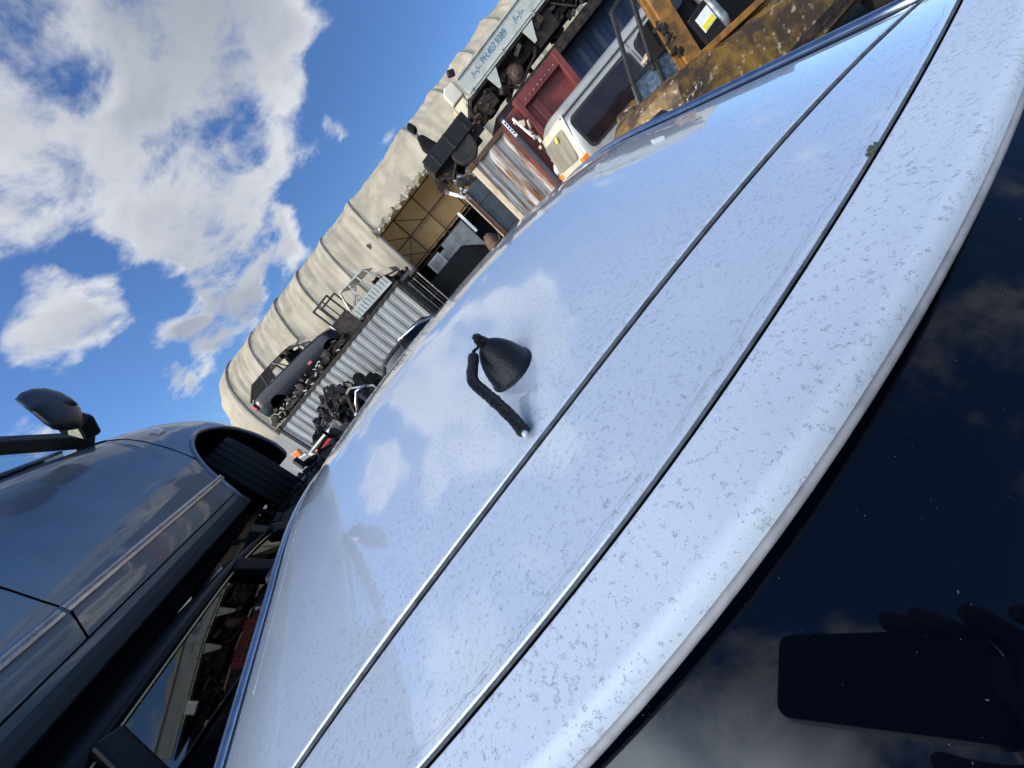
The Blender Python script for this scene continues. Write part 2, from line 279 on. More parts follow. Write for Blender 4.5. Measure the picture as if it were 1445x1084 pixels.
def shell(parent, sp, paint, y0, y1, part="body"):
    """sp: w(y) half width, zb, zs(y) shoulder height, zc(y) crown height at the centre line, ins [(fraction, inset)], arches [(yc, zc, r)]"""
    def zlow(y):
        z = sp['zb']
        for yc, zc, r in sp['arches']:
            q = r * r - (y - yc) ** 2
            if q > 0: z = max(z, zc + math.sqrt(q))
        return z
    ys = set(lin(y0, y1, int((y1 - y0) / .09) + 2))
    for yc, zc, r in sp['arches']:
        dz = sp['zb'] - zc; hw = math.sqrt(max(r * r - max(dz, 0) ** 2, .01)) if dz > 0 else r
        for k in range(25): ys.add(yc + hw * 1.0005 * math.cos(math.pi * k / 24))
    ys = sorted(y for y in ys if y0 <= y <= y1); m = MB(); K = 12; C = 5
    fr = [k / K for k in range(K + 1)]
    def sx(y, z):
        zs = sm(sp['zs'], y); f = min(max((z - sp['zb']) / (zs - sp['zb']), 0), 1); return sm(sp['w'], y) - ip(sp['ins'], f)
    def pt(y, i):
        zs = sm(sp['zs'], y)
        if i <= K:
            z = zlow(y) + (zs - zlow(y)) * fr[i]; return sx(y, z), z
        t = (i - K) / C; x0 = sx(y, zs); zc = sm(sp['zc'], y)
        return x0 * (1 - t), zs + (zc - zs) * math.sin(t * math.pi / 2) ** .8
    tot = K + C
    rowsR = [[(pt(y, i)[0], y, pt(y, i)[1]) for i in range(tot + 1)] for y in ys]
    for yi, y in enumerate(ys):
        r = rowsR[yi]; m.v += [Vector(p) for p in r] + [Vector((-p[0], p[1], p[2])) for p in r[:-1]][::-1]
    n = 2 * tot + 1
    for a in range(len(ys) - 1):
        for i in range(n - 1): m.f.append((a * n + i, (a + 1) * n + i, (a + 1) * n + i + 1, a * n + i + 1))
    m.f.append(tuple(range(n))); m.f.append(tuple((len(ys) - 1) * n + i for i in range(n))[::-1])
    ob = m.build(part, paint, parent, smooth=True)
    for p in ob.data.polygons:
        if len(p.vertices) > 4: p.use_smooth = False
    # dark floor and wheel wells
    fl = MB(); fl.box((0, (y0 + y1) / 2, sp['zb'] + .03), (2 * min(sm(sp['w'], y) for y in lin(y0 + .3, y1 - .3, 12)) - .2, (y1 - y0) * .9, .05)); fl.build("floor_pan", "well", parent)
    for yc, zc, r in sp['arches']:
        for sg in (-1, 1):
            L = MB(); an = lin(0, math.pi, 25); X0 = sm(sp['w'], yc)
            def P(a, u):
                y = yc + r * math.cos(a); z = zc + r * math.sin(a); z = max(z, sp['zb'])
                return (sg * (sx(y, z) * (1 - u) + (X0 - .34) * u), y, z)
            L.grid(P, an, [0.0, .15, 1])
            o0 = len(L.v); L.v += [Vector((sg * (X0 - .34), yc + r * math.cos(a), max(zc + r * math.sin(a), sp['zb']))) for a in an]; L.f.append(tuple(range(o0, o0 + 25)))
            L.build("wheel_well", "well", parent, smooth=False)
    return sx
def greenhouse(parent, paint, wb, zb, wr, zr, yb, yr, pillars, glass="tint", wbf=None, pw=.05):
    """bottom half width wb at height zb from yb[0] (rear) to yb[1]; roof half width wr at zr from yr[0] to yr[1]; pillars: fractions"""
    m = MB(); us = lin(-1, 1, 13); vs = lin(0, 1, 13)
    def R(u, v): 
        y = yr[0] + (yr[1] - yr[0]) * v; e = 1 - .10 * (2 * v - 1) ** 2
        return (u * wr * (1 - .05 * (2 * v - 1) ** 2), y, zr - .05 * abs(u) ** 2.5 - .05 * (2 * v - 1) ** 4 * 1.0)
    m.grid(R, us, vs); m.build("roof", paint, parent, smooth=True, solid=.03)
    def side(t, h, sg):                                     # t along, h up
        a = Vector((sg * wb, yb[0] + (yb[1] - yb[0]) * t, zb)); u = R(sg, t); return a.lerp(Vector(u), h)
    for sg in (-1, 1):
        for t in pillars:
            b = MB(); b.beam(side(t, -.02, sg), side(t, 1.0, sg), pw, pw * 1.1, up=(0, 1, 0)); b.build("pillar", paint, parent, bevel=.01)
        if glass:
            for t0, t1 in zip(pillars, pillars[1:]):
                G = MB(); G.grid(lambda a, b: side(a, b, sg) - Vector((sg * .012, 0, 0)), lin(t0, t1, 5), lin(0, .985, 5)); G.build("side_window", glass, parent, smooth=True)
    if glass:
        for nm, t in (("rear_window", 0.0), ("windscreen", 1.0)):
            q = 1 if t else -1
            G = MB(); G.grid(lambda a, b: side(t, b, -1).lerp(side(t, b, 1), a) + Vector((0, q * .06 * (1 - (2 * a - 1) ** 2) * (1 - b * .6), -.05 * 0)), lin(0, 1, 9), lin(0, .99, 5)); G.build(nm, glass, parent, smooth=True)
    return side, R
def ribbon(parent, name, m, pts, r=.004): return MB().tube(pts, r, 6).build(name, m, parent, smooth=True)
# ------------------------------------------------------------------ the white hatchback in front of the camera
WL = Vector((0, 1.45, 0))
white = thing("hatchback", "white hatchback dusted with dark specks, broken roof aerial, nearest to the camera", "car", WL)
def wbuild(m, name, mt, par=None, **k): return m.move(-WL).build(name, mt, par or white, **k)
def bend(t): return .3 * min(t, .5) ** 2 + .3 * max(t - .5, 0)
def zr(x, y): return H - .183 + .167 * y - bend(max(y - .75, 0)) + .02 * min(max(y - .7, 0), .6) * (x / .55) ** 2 - (.052 if x > 0 else .042) * (abs(x) / .55) ** 2.5
def xe(y): return .552 - .03 * max(y - .9, 0) + min(max(.365 - y, 0) * .9, .09)
def s1(x): return .0846 * x * x + .0622 * x + .2842
def s2(x): return .3309 * x * x + .0628 * x + .1754 
def sw(x): return .4143 * x * x + .0363 * x + .1126
def panel(name, ya, yb, pa, pb, n, mt="roof"):
    m = MB(); rim = [(1.0, .012), (.998, .005), (.993, .001)]
    xs = [(-a, d) for a, d in rim] + [(q, 0) for q in lin(-.985, .985, 61)] + [(a, d) for a, d in rim[::-1]]
    rows = [(0, dy, dz) for dy, dz in pa] + [(t, 0, 0) for t in lin(0, 1, n)[1:-1]] + [(1, -dy, dz) for dy, dz in pb[::-1]]
    la, lb = pa[-1][0], pb[-1][0]
    def fn(i, j):
        q, dz = xs[int(i)]; t, dy, ddz = rows[int(j)]
        x = q * .55
        for _ in range(12):
            a, b = ya(x), yb(x)
            y = (a + dy) if t == 0 else (b + dy) if t == 1 else (a + la) * (1 - t) + (b - lb) * t
            x = x * .4 + .6 * q * xe(y)
        return (x, y, zr(x, y) - max(dz, ddz))
    m.grid(fn, range(len(xs)), range(len(rows))); return wbuild(m, name, mt, smooth=True)
soft = [(0, .0022), (.0004, .0012), (.0012, .0003), (.0020, 0), (.003, 0), (.005, 0)]; hard = [(0, .007), (.0006, .0015), (.0016, 0), (.0026, 0), (.004, 0)]
panel("roof", lambda x: s1(x) + .0070, lambda x: 2.02, soft, [(0, .01), (.01, 0)], 46)
panel("tailgate", lambda x: s2(x) + .0026, lambda x: s1(x) - .0014, [(0, .0020), (.0003, .0010), (.0009, .0002), (.0015, 0), (.0025, 0), (.0045, 0)], hard, 10)
panel("spoiler", lambda x: sw(x) + .0118, lambda x: s2(x) - .0010, [(0, .0112), (.0006, .0068), (.0022, .0024), (.005, .0005), (.0075, 0), (.009, 0), (.011, 0)], hard, 9, "spoiler")
xs = lin(-.63, .63, 51)
for fn, nm in ((s1, "gap_seal"), (s2, "gap_seal")):
    m = MB().grid(lambda x, b: (x, fn(x) + b, zr(x, fn(x)) - .0095), xs, [-.012, .016]); wbuild(m, nm, "well")
    r_ = .0020 if fn is s1 else .0011; o_ = .0047 if fn is s1 else .0014
    m = MB().tube([(x, fn(x) + o_, zr(x, fn(x) + o_) - r_ * .95) for x in lin(-.60, .60, 90)], [r_ * (1 + .10 * noise.noise((x * 40, o_ * 900, 0))) for x in lin(-.60, .60, 90)], 10); wbuild(m, 'weatherstrip', 'seal', smooth=True)
LIP = [(.0165, .0130), (.0136, .0136), (.0124, .0152), (.0125, .0180), (.0150, .0196)]
m = MB().grid(lambda x, b: (x, sw(x) + LIP[int(b)][0], zr(x, sw(x)) - LIP[int(b)][1]), xs, range(5)); wbuild(m, "spoiler_lip", "lip", smooth=True)
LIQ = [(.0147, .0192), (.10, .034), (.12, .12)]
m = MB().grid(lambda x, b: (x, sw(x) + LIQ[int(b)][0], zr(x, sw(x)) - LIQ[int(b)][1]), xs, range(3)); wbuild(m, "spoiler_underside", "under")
def dirtline(fn, x0, x1, off, amp, wd, seed, n=420):
    m = MB(); pts = []
    for x in lin(x0, x1, n):
        q = noise.noise((x * 42, seed, 0)) * amp + noise.noise((x * 160, seed, 3)) * amp * .55
        y = fn(x) + off + max(q, -off * .7); pts.append((x, y))
    o = len(m.v)
    for i, (x, y) in enumerate(pts):
        k = wd * (.4 + 1.1 * abs(noise.noise((x * 90, seed + 9, 0)))); z = zr(x, y) + .0005
        m.v += [Vector((x, y - k, z)), Vector((x, y + k, z))]
    for i in range(n - 1):
        if noise.noise((pts[i][0] * 30, seed + 5, 1)) > -.32: m.f.append((o + 2 * i, o + 2 * i + 2, o + 2 * i + 3, o + 2 * i + 1))
    wbuild(m, "tide_mark", "dirt")
dirtline(s2, -.3, .5, .0082, .0026, .00020, 1.0); dirtline(s2, -.3, .2, .0105, .0022, .00016, 4.0); dirtline(s1, -.45, .5, .0150, .0012, .00012, 7.0)
m = MB().tube([(-.505 + .012 * (y - .42), y, zr(-.505, y) + .0001) for y in lin(.46, .80, 24)], .0007, 6); wbuild(m, 'crease_highlight', 'white', smooth=True)  # thin white bead put in as the crease highlight on the roof
for sg in (-1, 1):
    ys = lin(-.02, 2.05, 44)
    def zt(y): return zr(sg * xe(y), y) if y > .25 else zr(sg * xe(.25), .25) - (.25 - y) * .30
    m = MB().grid(lambda y, b: [(sg * (xe(y) - .012), y, zt(y) - .017), (sg * (xe(y) + .001), y, zt(y) - .013), (sg * (xe(y) + .012), y, zt(y) - .004), (sg * (xe(y) + .018), y, zt(y) - .008)][int(b)], ys, range(4)); wbuild(m, "roof_seal", "rubber", smooth=True)
    m = MB().tube([(sg * (xe(y) + .023), y, zt(y) - .006) for y in ys], .0085, 10); wbuild(m, "window_trim", "chrome", smooth=True)
    A = lambda t: Vector((sg * .80, -.35 + 2.95 * t, .95)); B = lambda t: Vector((sg * (xe(.05 + 1.95 * t) + .02), .05 + 1.95 * t, zt(.05 + 1.95 * t) - .015))
    for t0, t1 in ((0.02, .36), (.39, .98)):
        m = MB().grid(lambda a, b: A(a).lerp(B(a), b), lin(t0, t1, 12), lin(0, 1, 5)); wbuild(m, "side_window", "tint", smooth=True)
    for t in (0, .375, 1):
        m = MB().beam(A(t), B(t), .07, .06, up=(0, 1, 0)); wbuild(m, "pillar", "rubber" if t == .375 else "white", bevel=.01)
    m = MB().grid(lambda a, b: Vector((sg * (.47 + .05 * a), sw(.47) + .04 - .62 * a, H - .225 - .29 * a)).lerp(A(0) .lerp(B(0), 1 - a), b), lin(0, 1, 6), lin(0, 1, 4)); wbuild(m, "quarter_panel", "white", smooth=True)
    m = MB().box((sg * .93, 2.2, 1.03), (.2, .09, .14)); wbuild(m, "door_mirror", "white", bevel=.04)
    for y in (.55, 1.5): m = MB().box((sg * .885, y, .86), (.03, .18, .03)); wbuild(m, "door_handle", "white", bevel=.008)
    for y in (.15, 1.15, 2.25): m = MB().beam((sg * .872, y, .35), (sg * .862, y, .9), .012, .012); wbuild(m, "door_gap", "well")
    m = MB().box((sg * .70, -.72, .82), (.26, .14, .2)); wbuild(m, "tail_lamp", "lensr", bevel=.04)
    m = MB().box((sg * .62, 3.62, .70), (.34, .2, .16)); wbuild(m, "headlight", "lensw", bevel=.05)
# rear glass, plane sloping down towards the photographer
nrm = Vector((.04273, -.46286, .8854)); g0 = nrm * -.25 + Vector((0, 0, H))
def zg(x, y): return g0.z - (nrm.x * (x - g0.x) + nrm.y * (y - g0.y)) / nrm.z - .05 * (x / .5) ** 4 * .5
m = MB().grid(lambda x, y: (x, sw(x) + .05 - y * .62, zg(x, sw(x) + .05 - y * .62)), lin(-.56, .56, 25), lin(0, 1, 20)); wbuild(m, "rear_window", "tint", smooth=True)
m = MB().tube([(.33, -.36, zg(.33, -.36) + .02), (0, -.33, zg(0, -.33) + .018)], .008, 8); wbuild(m, "wiper", "plastic")
m = MB().grid(lambda a, b: Vector((a * .52, 2.02, zr(a * .52, 2.02) - .01)).lerp(Vector((a * .76, 2.85 - .12 * a * a, .98)), b), lin(-1, 1, 13), lin(0, 1, 6)); wbuild(m, "windscreen", "tint", smooth=True)
wsx = shell(white, dict(w=[(-2.2, .70), (-1.9, .83), (-1, .87), (1, .87), (1.9, .83), (2.25, .62)], zb=.22, zs=[(-2.2, .86), (-1.9, .95), (0, .95), (1.2, .95), (1.9, .84), (2.25, .62)], zc=[(-2.2, .92), (-1.9, .97), (0, .96), (1.3, 1.0), (1.9, .9), (2.25, .66)],
            ins=[(0, .06), (.15, .01), (.4, 0), (.7, .01), (.9, .03), (1, .07)], arches=[(-1.35, .30, .36), (1.4, .30, .36)]), "white", -2.2, 2.25)
for y in (-1.35, 1.4):
    for sg in (-1, 1): wheel(white, (sg * .74, y, .31), .31, .2)
# aerial
ac = Vector((.0135, .4165, 0)); tip = Vector((.0145, .421, zr(.0145, .421) + .0405))
m = MB(); n = 28; lv = [(0, 1.06), (.05, 1.06), (.07, 1.0), (.16, .99), (.3, .955), (.45, .895), (.6, .80), (.73, .68), (.84, .545), (.92, .41), (.97, .29), (1.0, .13)]
for h, sc in lv:
    for k in range(n):
        g = 2 * math.pi * k / n; c, s_ = math.cos(g), math.sin(g)
        wx = .0272 * (1 - .20 * s_) ; bx, by = c * wx, s_ * .0352
        bx, by = bx * math.cos(-.25) - by * math.sin(-.25), bx * math.sin(-.25) + by * math.cos(-.25)
        b = Vector((ac.x + bx * sc, ac.y + by * sc, 0)); q = b.lerp(Vector((tip.x + bx * sc * .9, tip.y + by * sc * .55, 0)), h)
        zb_ = zr(ac.x + bx, ac.y + by) - .001; m.v.append(Vector((q.x, q.y, zb_ * (1 - h) + tip.z * h)))
for i in range(len(lv) - 1):
    for k in range(n): m.f.append((i * n + k, i * n + (k + 1) % n, (i + 1) * n + (k + 1) % n, (i + 1) * n + k))
m.f.append(tuple((len(lv) - 1) * n + k for k in range(n)))
base = wbuild(m, "aerial_base", "plastic", smooth=True)
m = MB()
for k in range(26):
    p = tip + Vector((rnd.uniform(-.004, .004), rnd.uniform(-.004, .004), rnd.uniform(-.004, .010))); m.lathe([(.0005, -.004), (rnd.uniform(.002, .0036), 0), (.0006, .0045)], p, (rnd.uniform(-1, 1), rnd.uniform(-1, 1), rnd.uniform(-.3, 1)), 6)
m.tube([tip + Vector((.003, 0, -.006)), tip + Vector((0, 0, .008)), tip + Vector((-.002, -.001, .0125))], [.006, .0045, .003], 8)
m.move(-WL).build("broken_stub", "tape", base)
path = [(-.0035, .412, .0415), (-.0100, .400, .0410), (-.0165, .387, .0412), (-.0222, .3735, .0405), (-.0232, .366, .0375), (-.0226, .350, .0295), (-.0222, .333, .0210), (-.0226, .316, .0128), (-.0245, .2985, .0062)]
pp = []
for i in range(len(path) - 1):
    for t in lin(0, 1, 15)[:-1]:
        a, b = path[i], path[i + 1]; x, y, h = (a[j] + (b[j] - a[j]) * t for j in range(3)); pp.append(Vector((x, y, zr(x, y) + h)))
rr = [.0056 + .0007 * noise.noise((i * .16, 2, 0)) + .00035 * abs(math.sin(i * .62 + noise.noise((i * .1, 0, 0)))) + .0005 * noise.noise((i * .8, 7, 0)) for i in range(len(pp))]
mast = wbuild(MB().tube(pp, rr, 14), "aerial_mast", "tape", smooth=True)
m = MB().tube([pp[0], pp[0] + Vector((.004, .004, .003)), Vector((.006, .4165, pp[0].z + .002)), tip + Vector((-.003, -.002, .002))], [.0035, .002, .0016, .003], 7)
for q in ((-.005, .003, .004), (-.002, .006, .005), (.001, -.004, .004), (-.006, -.001, .002)): m.tube([pp[0] + Vector((q[0] * .4, q[1] * .4, 0)), pp[0] + Vector(q)], [.0016, .0006], 5)
m.move(-WL).build("frayed_end", "tape", mast)
m = MB().lathe([(.0012, -.003), (.0026, -.0016), (.0028, .0008), (.0022, .003)], pp[-1] + Vector((-.0005, -.003, -.0005)), (-.25, -1, -.25), 10); m.move(-WL).build("white_core", "bag", mast, smooth=True)
m = MB()
for k in range(30):
    x = .272 + rnd.gauss(0, .0024); y = s2(x) + rnd.gauss(.002, .0012); m.lathe([(.0003, -.001), (rnd.uniform(.0005, .0011), .0003), (.0003, .0018)], (x, y, zr(x, y) + .0004), (rnd.uniform(-.5, .5), rnd.uniform(-.5, .5), 1), 5)
M["moss"] = mat("moss", (.06, .09, .04), .95, col2=(.12, .13, .08), scale=300)
tag(m.build("moss_tuft", "moss"), "tiny green moss tuft caught in the tailgate seam of the white roof", "moss")

# ------------------------------------------------------------------ slate-grey car stacked on the left
gl = Vector((-2.45, 2.0, 1.5))
gc = thing("stacked_car", "slate grey car stacked high on the left, chrome door strip, steered front wheel hanging", "car", gl)
gsp = dict(w=[(-2.4, .70), (-2.0, .84), (.9, .85), (1.3, .83), (1.55, .76), (1.72, .60)], zb=.12,
           zs=[(-2.4, .85), (-1.9, .97), (-.5, .985), (.3, .965), (.7, .94), (1.0, .905), (1.3, .835), (1.5, .73), (1.62, .58), (1.74, .38)],
           zc=[(-2.4, .9), (-1.9, 1.0), (.3, 1.0), (.7, 1.0), (1.0, .97), (1.3, .90), (1.5, .79), (1.62, .62), (1.74, .40)],
           ins=[(0, .035), (.08, .012), (.2, 0), (.45, .010), (.65, .035), (.8, .07), (.9, .11), (.96, .145), (1, .19)], arches=[(1.0, .20, .455), (-1.65, .20, .45)])
gx = shell(gc, gsp, "grey", -2.4, 1.74)
def on(y, z, o=.0): return Vector((gx(y, z) + o, y, z))
m = MB().tube([on(1.0 + .455 * math.cos(a), .20 + .455 * math.sin(a), -.002) for a in lin(-.15, math.pi + .15, 40)], .016, 8); m.build("arch_lip", "grey", gc, smooth=True)
m = MB()
STRIP = [(-.004, -.018), (.011, -.016), (.013, -.002), (.008, .001), (.014, .004), (.015, .014), (.009, .020), (-.004, .022)]
for y0, y1 in ((-.515, .585),): m.prism(STRIP, lambda a, b, t: on(t, .312 + b, a), y0, y1)
m.build("door_strip", "chrome", gc, bevel=.002)
m = MB(); m.prism(STRIP, lambda a, b, t: on(t, .312 + b, a), -1.25, -.53); m.build("door_strip", "chrome", gc, bevel=.002)
m = MB().prism([(-.03, .0), (.012, .01), (.018, .05), (.012, .085), (-.03, .09)], lambda a, b, t: Vector((gx(t, .12) + a, t, .08 + b)), -1.2, .575); m.build("sill", "sill", gc, bevel=.006)
m = MB().box((0, -.75, .075), (1.52, 2.6, .10)).box((0, 1.0, .20), (.9, 1.1, .40)); m.build("underbody", "well", gc)
for pts in ([(.52, .955), (.56, .93), (.62, .85), (.63, .72), (.64, .56), (.63, .44), (.575, .30), (.56, .19)], [(-.62, .96), (-.56, .8), (-.515, .55), (-.51, .38), (-.505, .30), (-.535, .24), (-.56, .19)]):
    q = []
    for (a, b), (c, d) in zip(pts, pts[1:]): q += [on(a + (c - a) * t, b + (d - b) * t, -.001) for t in lin(0, 1, 6)]
    ribbon(gc, "door_gap", "well", q, .0042)
q = [on(y, .192, -.001) for y in lin(-1.2, .56, 40)]; ribbon(gc, "door_gap", "well", q, .004)
m = MB(); rp = on(.80, .80, .004); m.lathe([(.006, .020), (.036, .014), (.042, 0)][::-1], rp, (1, 0, .25), 4); rpo = m.build("side_repeater", "lensw", gc, bevel=.002)
side, RR = greenhouse(gc, "rubber", .70, .955, .55, 1.44, (-1.9, .53), (-1.25, .10), (0, .33, .66, 1.0), glass="clear", pw=.075)
ribbon(gc, "belt_trim", "chrome", [(gx(y, .95) - .015, y, .972) for y in lin(-1.7, .40, 20)], .010)
OUT = [(0.95, 0.169, 1.147), (0.95, 0.226, 1.175), (0.95, 0.291, 1.186), (0.95, 0.346, 1.174), (0.95, 0.377, 1.134), (0.95, 0.377, 1.074), (0.95, 0.348, 1.013), (0.95, 0.304, 0.965), (0.95, 0.252, 0.917), (0.95, 0.203, 0.9), (0.95, 0.165, 0.908), (0.95, 0.129, 0.921), (0.95, 0.111, 0.942), (0.95, 0.117, 0.983), (0.95, 0.136, 1.041), (0.95, 0.15, 1.095)]
CAP = [(0.95, 0.169, 1.147), (0.95, 0.226, 1.175), (0.95, 0.291, 1.186), (0.95, 0.346, 1.174), (0.95, 0.377, 1.134), (0.95, 0.377, 1.081), (0.95, 0.36, 1.033), (0.95, 0.321, 1.048), (0.95, 0.269, 1.063), (0.95, 0.206, 1.066), (0.95, 0.152, 1.061), (0.95, 0.154, 1.098)]
vd = Vector([-0.524, 0.776, 0.352])
def pad(name, pts, prof, mt, par):
    m = MB(); pts = [Vector(p) for p in pts]; c = sum(pts, Vector()) / len(pts); n = len(pts)
    for off, sc in prof: m.v += [c + (p - c) * sc + vd * off for p in pts]
    for k in range(len(prof) - 1): m.f += [(k * n + i, k * n + (i + 1) % n, (k + 1) * n + (i + 1) % n, (k + 1) * n + i) for i in range(n)]
    m.f.append(tuple(range(n))[::-1]); m.f.append(tuple((len(prof) - 1) * n + i for i in range(n))); return m.build(name, mt, par, smooth=True)
mirror = pad("door_mirror", OUT, [(-.085, .35), (-.078, .6), (-.06, .82), (-.03, .96), (0, 1), (.03, .95), (.05, .8), (.055, .5)], "plastic", gc)
pad("mirror_cap", CAP, [(-.082, .5), (-.079, .75), (-.066, .93), (-.045, 1.0), (0, 1.03), (.03, .98), (.05, .8)], "capgrey", mirror)
MB().beam((.80, .40, .955), (.90, .34, 1.02), .08, .16).build("mirror_foot", "plastic", mirror, bevel=.02)
gw = wheel(gc, (.745, 1.0, .165), .345, .225, steer=math.radians(30), tread=True)
wheel(gc, (-.70, 1.0, .165), .345, .215, steer=math.radians(30)); wheel(gc, (.70, -1.65, .165), .345, .21); wheel(gc, (-.70, -1.65, .165), .345, .21)
for sg in (-1, 1): MB().box((sg * .52, 1.66, .42), (.3, .12, .13)).build("headlight", "lensw", gc, bevel=.04)

# ------------------------------------------------------------------ black car under it
bl = Vector((-1.95, 1.0, 0))
bc = thing("crushed_car", "black car with gold-highlighted roof edge wedged between white hatchback and stacked grey car", "car", bl)
bx = shell(bc, dict(w=[(-2.1, .7), (-1.8, .84), (1.5, .84), (2.1, .66)], zb=.2, zs=[(-2.1, .85), (-1.7, .93), (.9, .93), (1.6, .84), (2.1, .6)], zc=[(-2.1, .88), (-1.7, .96), (.9, .98), (1.6, .9), (2.1, .63)],
         ins=[(0, .06), (.2, .01), (.5, 0), (.8, .02), (1, .07)], arches=[(-1.3, .3, .35), (1.35, .3, .35)]), "black", -2.1, 2.1)
side, RR = greenhouse(bc, "black", .76, .92, .65, 1.515, (-1.5, 1.42), (-.72, .96), (0, .40, .80, 1.0), glass="darkglass", pw=.06)
ribbon(bc, "highlight_trim", "gold", [Vector(RR(1, v)) + Vector((.004, 0, -.012)) for v in lin(.02, .99, 30)] , .0035)  # gold strip on the drip rail, its highlight put into the colour
m = MB()
for y in (-.35, .45):
    for x in (-.36, .36): m.box((x, y, .72), (.48, .5, .14)); m.box((x, y - .26, 1.02), (.46, .12, .6), (-.2, 0, 0)); m.box((x, y - .34, 1.36), (.24, .09, .14))
m.build("seats", "inner", bc, bevel=.03)
for y in (-1.3, 1.35):
    for sg in (-1, 1): wheel(bc, (sg * .72, y, .30), .30, .19)
for sg in (-1, 1): MB().box((sg * .58, 2.02, .68), (.3, .14, .14)).build("headlight", "lensw", bc, bevel=.04)

# ------------------------------------------------------------------ containers
def container(name, label, s, d, L, W, Ht, paint, frame, group=None, pitch=.28, dep=.045, doors=False, post=None):
    c = rowthing(name, label, "container", s, d, 0, 0, group)
    def prof(t):
        q = (t / pitch) % 1; return 0 if q < .32 else (q - .32) / .18 if q < .5 else 1 if q < .82 else 1 - (q - .82) / .18
    xs = []
    x = .10
    while x < L - .10:
        for q in (0, .32, .5, .82):
            if x + q * pitch < L - .10: xs.append(x + q * pitch)
        x += pitch
    xs.append(L - .10)
    MB().grid(lambda a, b: (a, .02 + dep * prof(a - .10), b), xs, lin(.14, Ht - .12, 3)).build("side_panel", paint, c)
    MB().grid(lambda a, b: (a, W - .02 - dep * prof(a - .10), b), xs, lin(.14, Ht - .12, 3)).build("side_panel", paint, c)
    MB().grid(lambda a, b: (a, b, Ht - .05 + .018 * prof(a)), xs, lin(.06, W - .06, 3)).build("roof", paint, c)
    for x in (.03, L - .03):
        ys = [.1 + k * .14 for k in range(int((W - .2) / .14) + 1)]
        MB().grid(lambda a, b: (x + (.02 if int(round(a * 100)) % 28 < 14 else -.02) * (1 if x < 1 else -1), a, b), ys, lin(.14, Ht - .12, 2)).build("end_panel", paint, c)
    f = MB()
    for y in (.05, W - .05): f.box((L / 2, y, .08), (L - .18, .1, .14)); f.box((L / 2, y, Ht - .07), (L - .18, .09, .10))
    for x in (.05, L - .05): f.box((x, W / 2, .08), (.09, W - .2, .14)); f.box((x, W / 2, Ht - .07), (.09, W - .2, .10))
    f.build("frame_rail", frame, c, bevel=.008)
    for x in (.05, L - .05):
        for y in (.05, W - .05):
            MB().box((x, y, Ht / 2), (.12, .12, Ht - .24)).build("corner_post", post if (post and x < 1 and y < 1) else frame, c, bevel=.01)
            for z in (.06, Ht - .06): MB().box((x, y, z), (.17, .16, .12)).build("corner_casting", frame, c, bevel=.012)
    if doors:
        for y in (.5, 1.0, 1.5, 1.95): MB().tube([(L + .03, y, .15), (L + .03, y, Ht - .15)], .018, 8).build("lock_bar", "dark", c)
    return c
container("shipping_container", "long grey corrugated shipping container carrying wrecks on its roof, left of the open bay", -8.10, 11.80, 6.12, 2.30, 2.59, "cgrey", "dark", "shipping containers in a row", doors=True, pitch=.265, dep=.020)
container("shipping_container", "rusty cream container with brown streaks, under the black truck bed", 1.27, 8.85, 1.85, 2.3, 2.62, "crust", "steel", "shipping containers in a row", pitch=.42, dep=.06, post="cream")
container("shipping_container", "dark navy blue container behind the white van roof", 3.30, 9.85, 6.1, 2.4, 2.86, "cblue", "cblue", "shipping containers in a row", pitch=.46)
c = rowthing("shipping_container", "oxide red steel container end with deep framed panel, behind the van", "container", 2.13, 8.10, 0, 0, "shipping containers in a row")
MB().box((.72, .40, 1.3), (1.30, .60, 2.5)).build("body", "cred", c, bevel=.02)
for x, wd in ((.40, .10), (1.40, .12)): MB().box((x, .02, 1.30), (wd, .14, 2.62)).build("corner_post", "cred", c, bevel=.012)
MB().box((.90, .025, 2.50), (.90, .13, .22)).build("top_rail", "cred", c, bevel=.012)
MB().box((.90, .025, .14), (.90, .13, .2)).build("bottom_rail", "cred", c, bevel=.012)
MB().box((.68, .075, 1.3), (.16, .05, 2.1), (0, 0, 0)).build("panel_rib", "cred", c, bevel=.02)
MB().box((.03, .05, 1.30), (.05, .2, 2.58)).build("edge_rail", "bluesteel", c, bevel=.008)
m = MB()
for x in lin(.55, 1.25, 8): m.lathe([(.012, 0), (.014, .012), (.002, .016)], (x, -.045, 2.46), (0, -1, 0), 8)
m.build("bolts", "light", c)
sp = rowthing("junk_string", "pale scrap parts and hoses hung in front of the dark red container door", "scrap", 2.28, 7.95, 0)
m = MB()
for k in range(16):
    z = 2.35 - k * .10; m.box((.05 * (k % 3) + rnd.uniform(-.03, .05), rnd.uniform(-.03, .03), z), (rnd.uniform(.04, .10), .05, rnd.uniform(.05, .16)), (rnd.uniform(-1, 1), rnd.uniform(-1, 1), rnd.uniform(-1, 1)))
m.build("fittings", "beige", sp, bevel=.01)
MB().tube([(-.02, 0, 2.42), (.02, -.02, 2.0), (.10, -.02, 1.85)], .022, 8).build("pipe", "bag", sp, smooth=True)
MB().lathe([(.10, -.04), (.19, -.05), (.21, 0), (.19, .05), (.10, .04)], (.10, 0, 1.22), (.3, 1, 0), 24).build("hub_ring", "light", sp, smooth=True)
MB().tube([(.02, 0, 0), (.03, 0, 2.45)], .02, 6).build("hanging_bar", "dark", sp)
pn = rowthing("number_plate", "white paper sign with black lettering beside the red container top", "sign", 2.12, 7.98, 2.36)
MB().box((0, 0, 0), (.05, .02, .34)).build("board", "bag", pn)
m = MB()
for k in range(5): m.box((0, -.012, -.11 + k * .055), (.03, .004, .03))
m.build("print", "inkblack", pn)

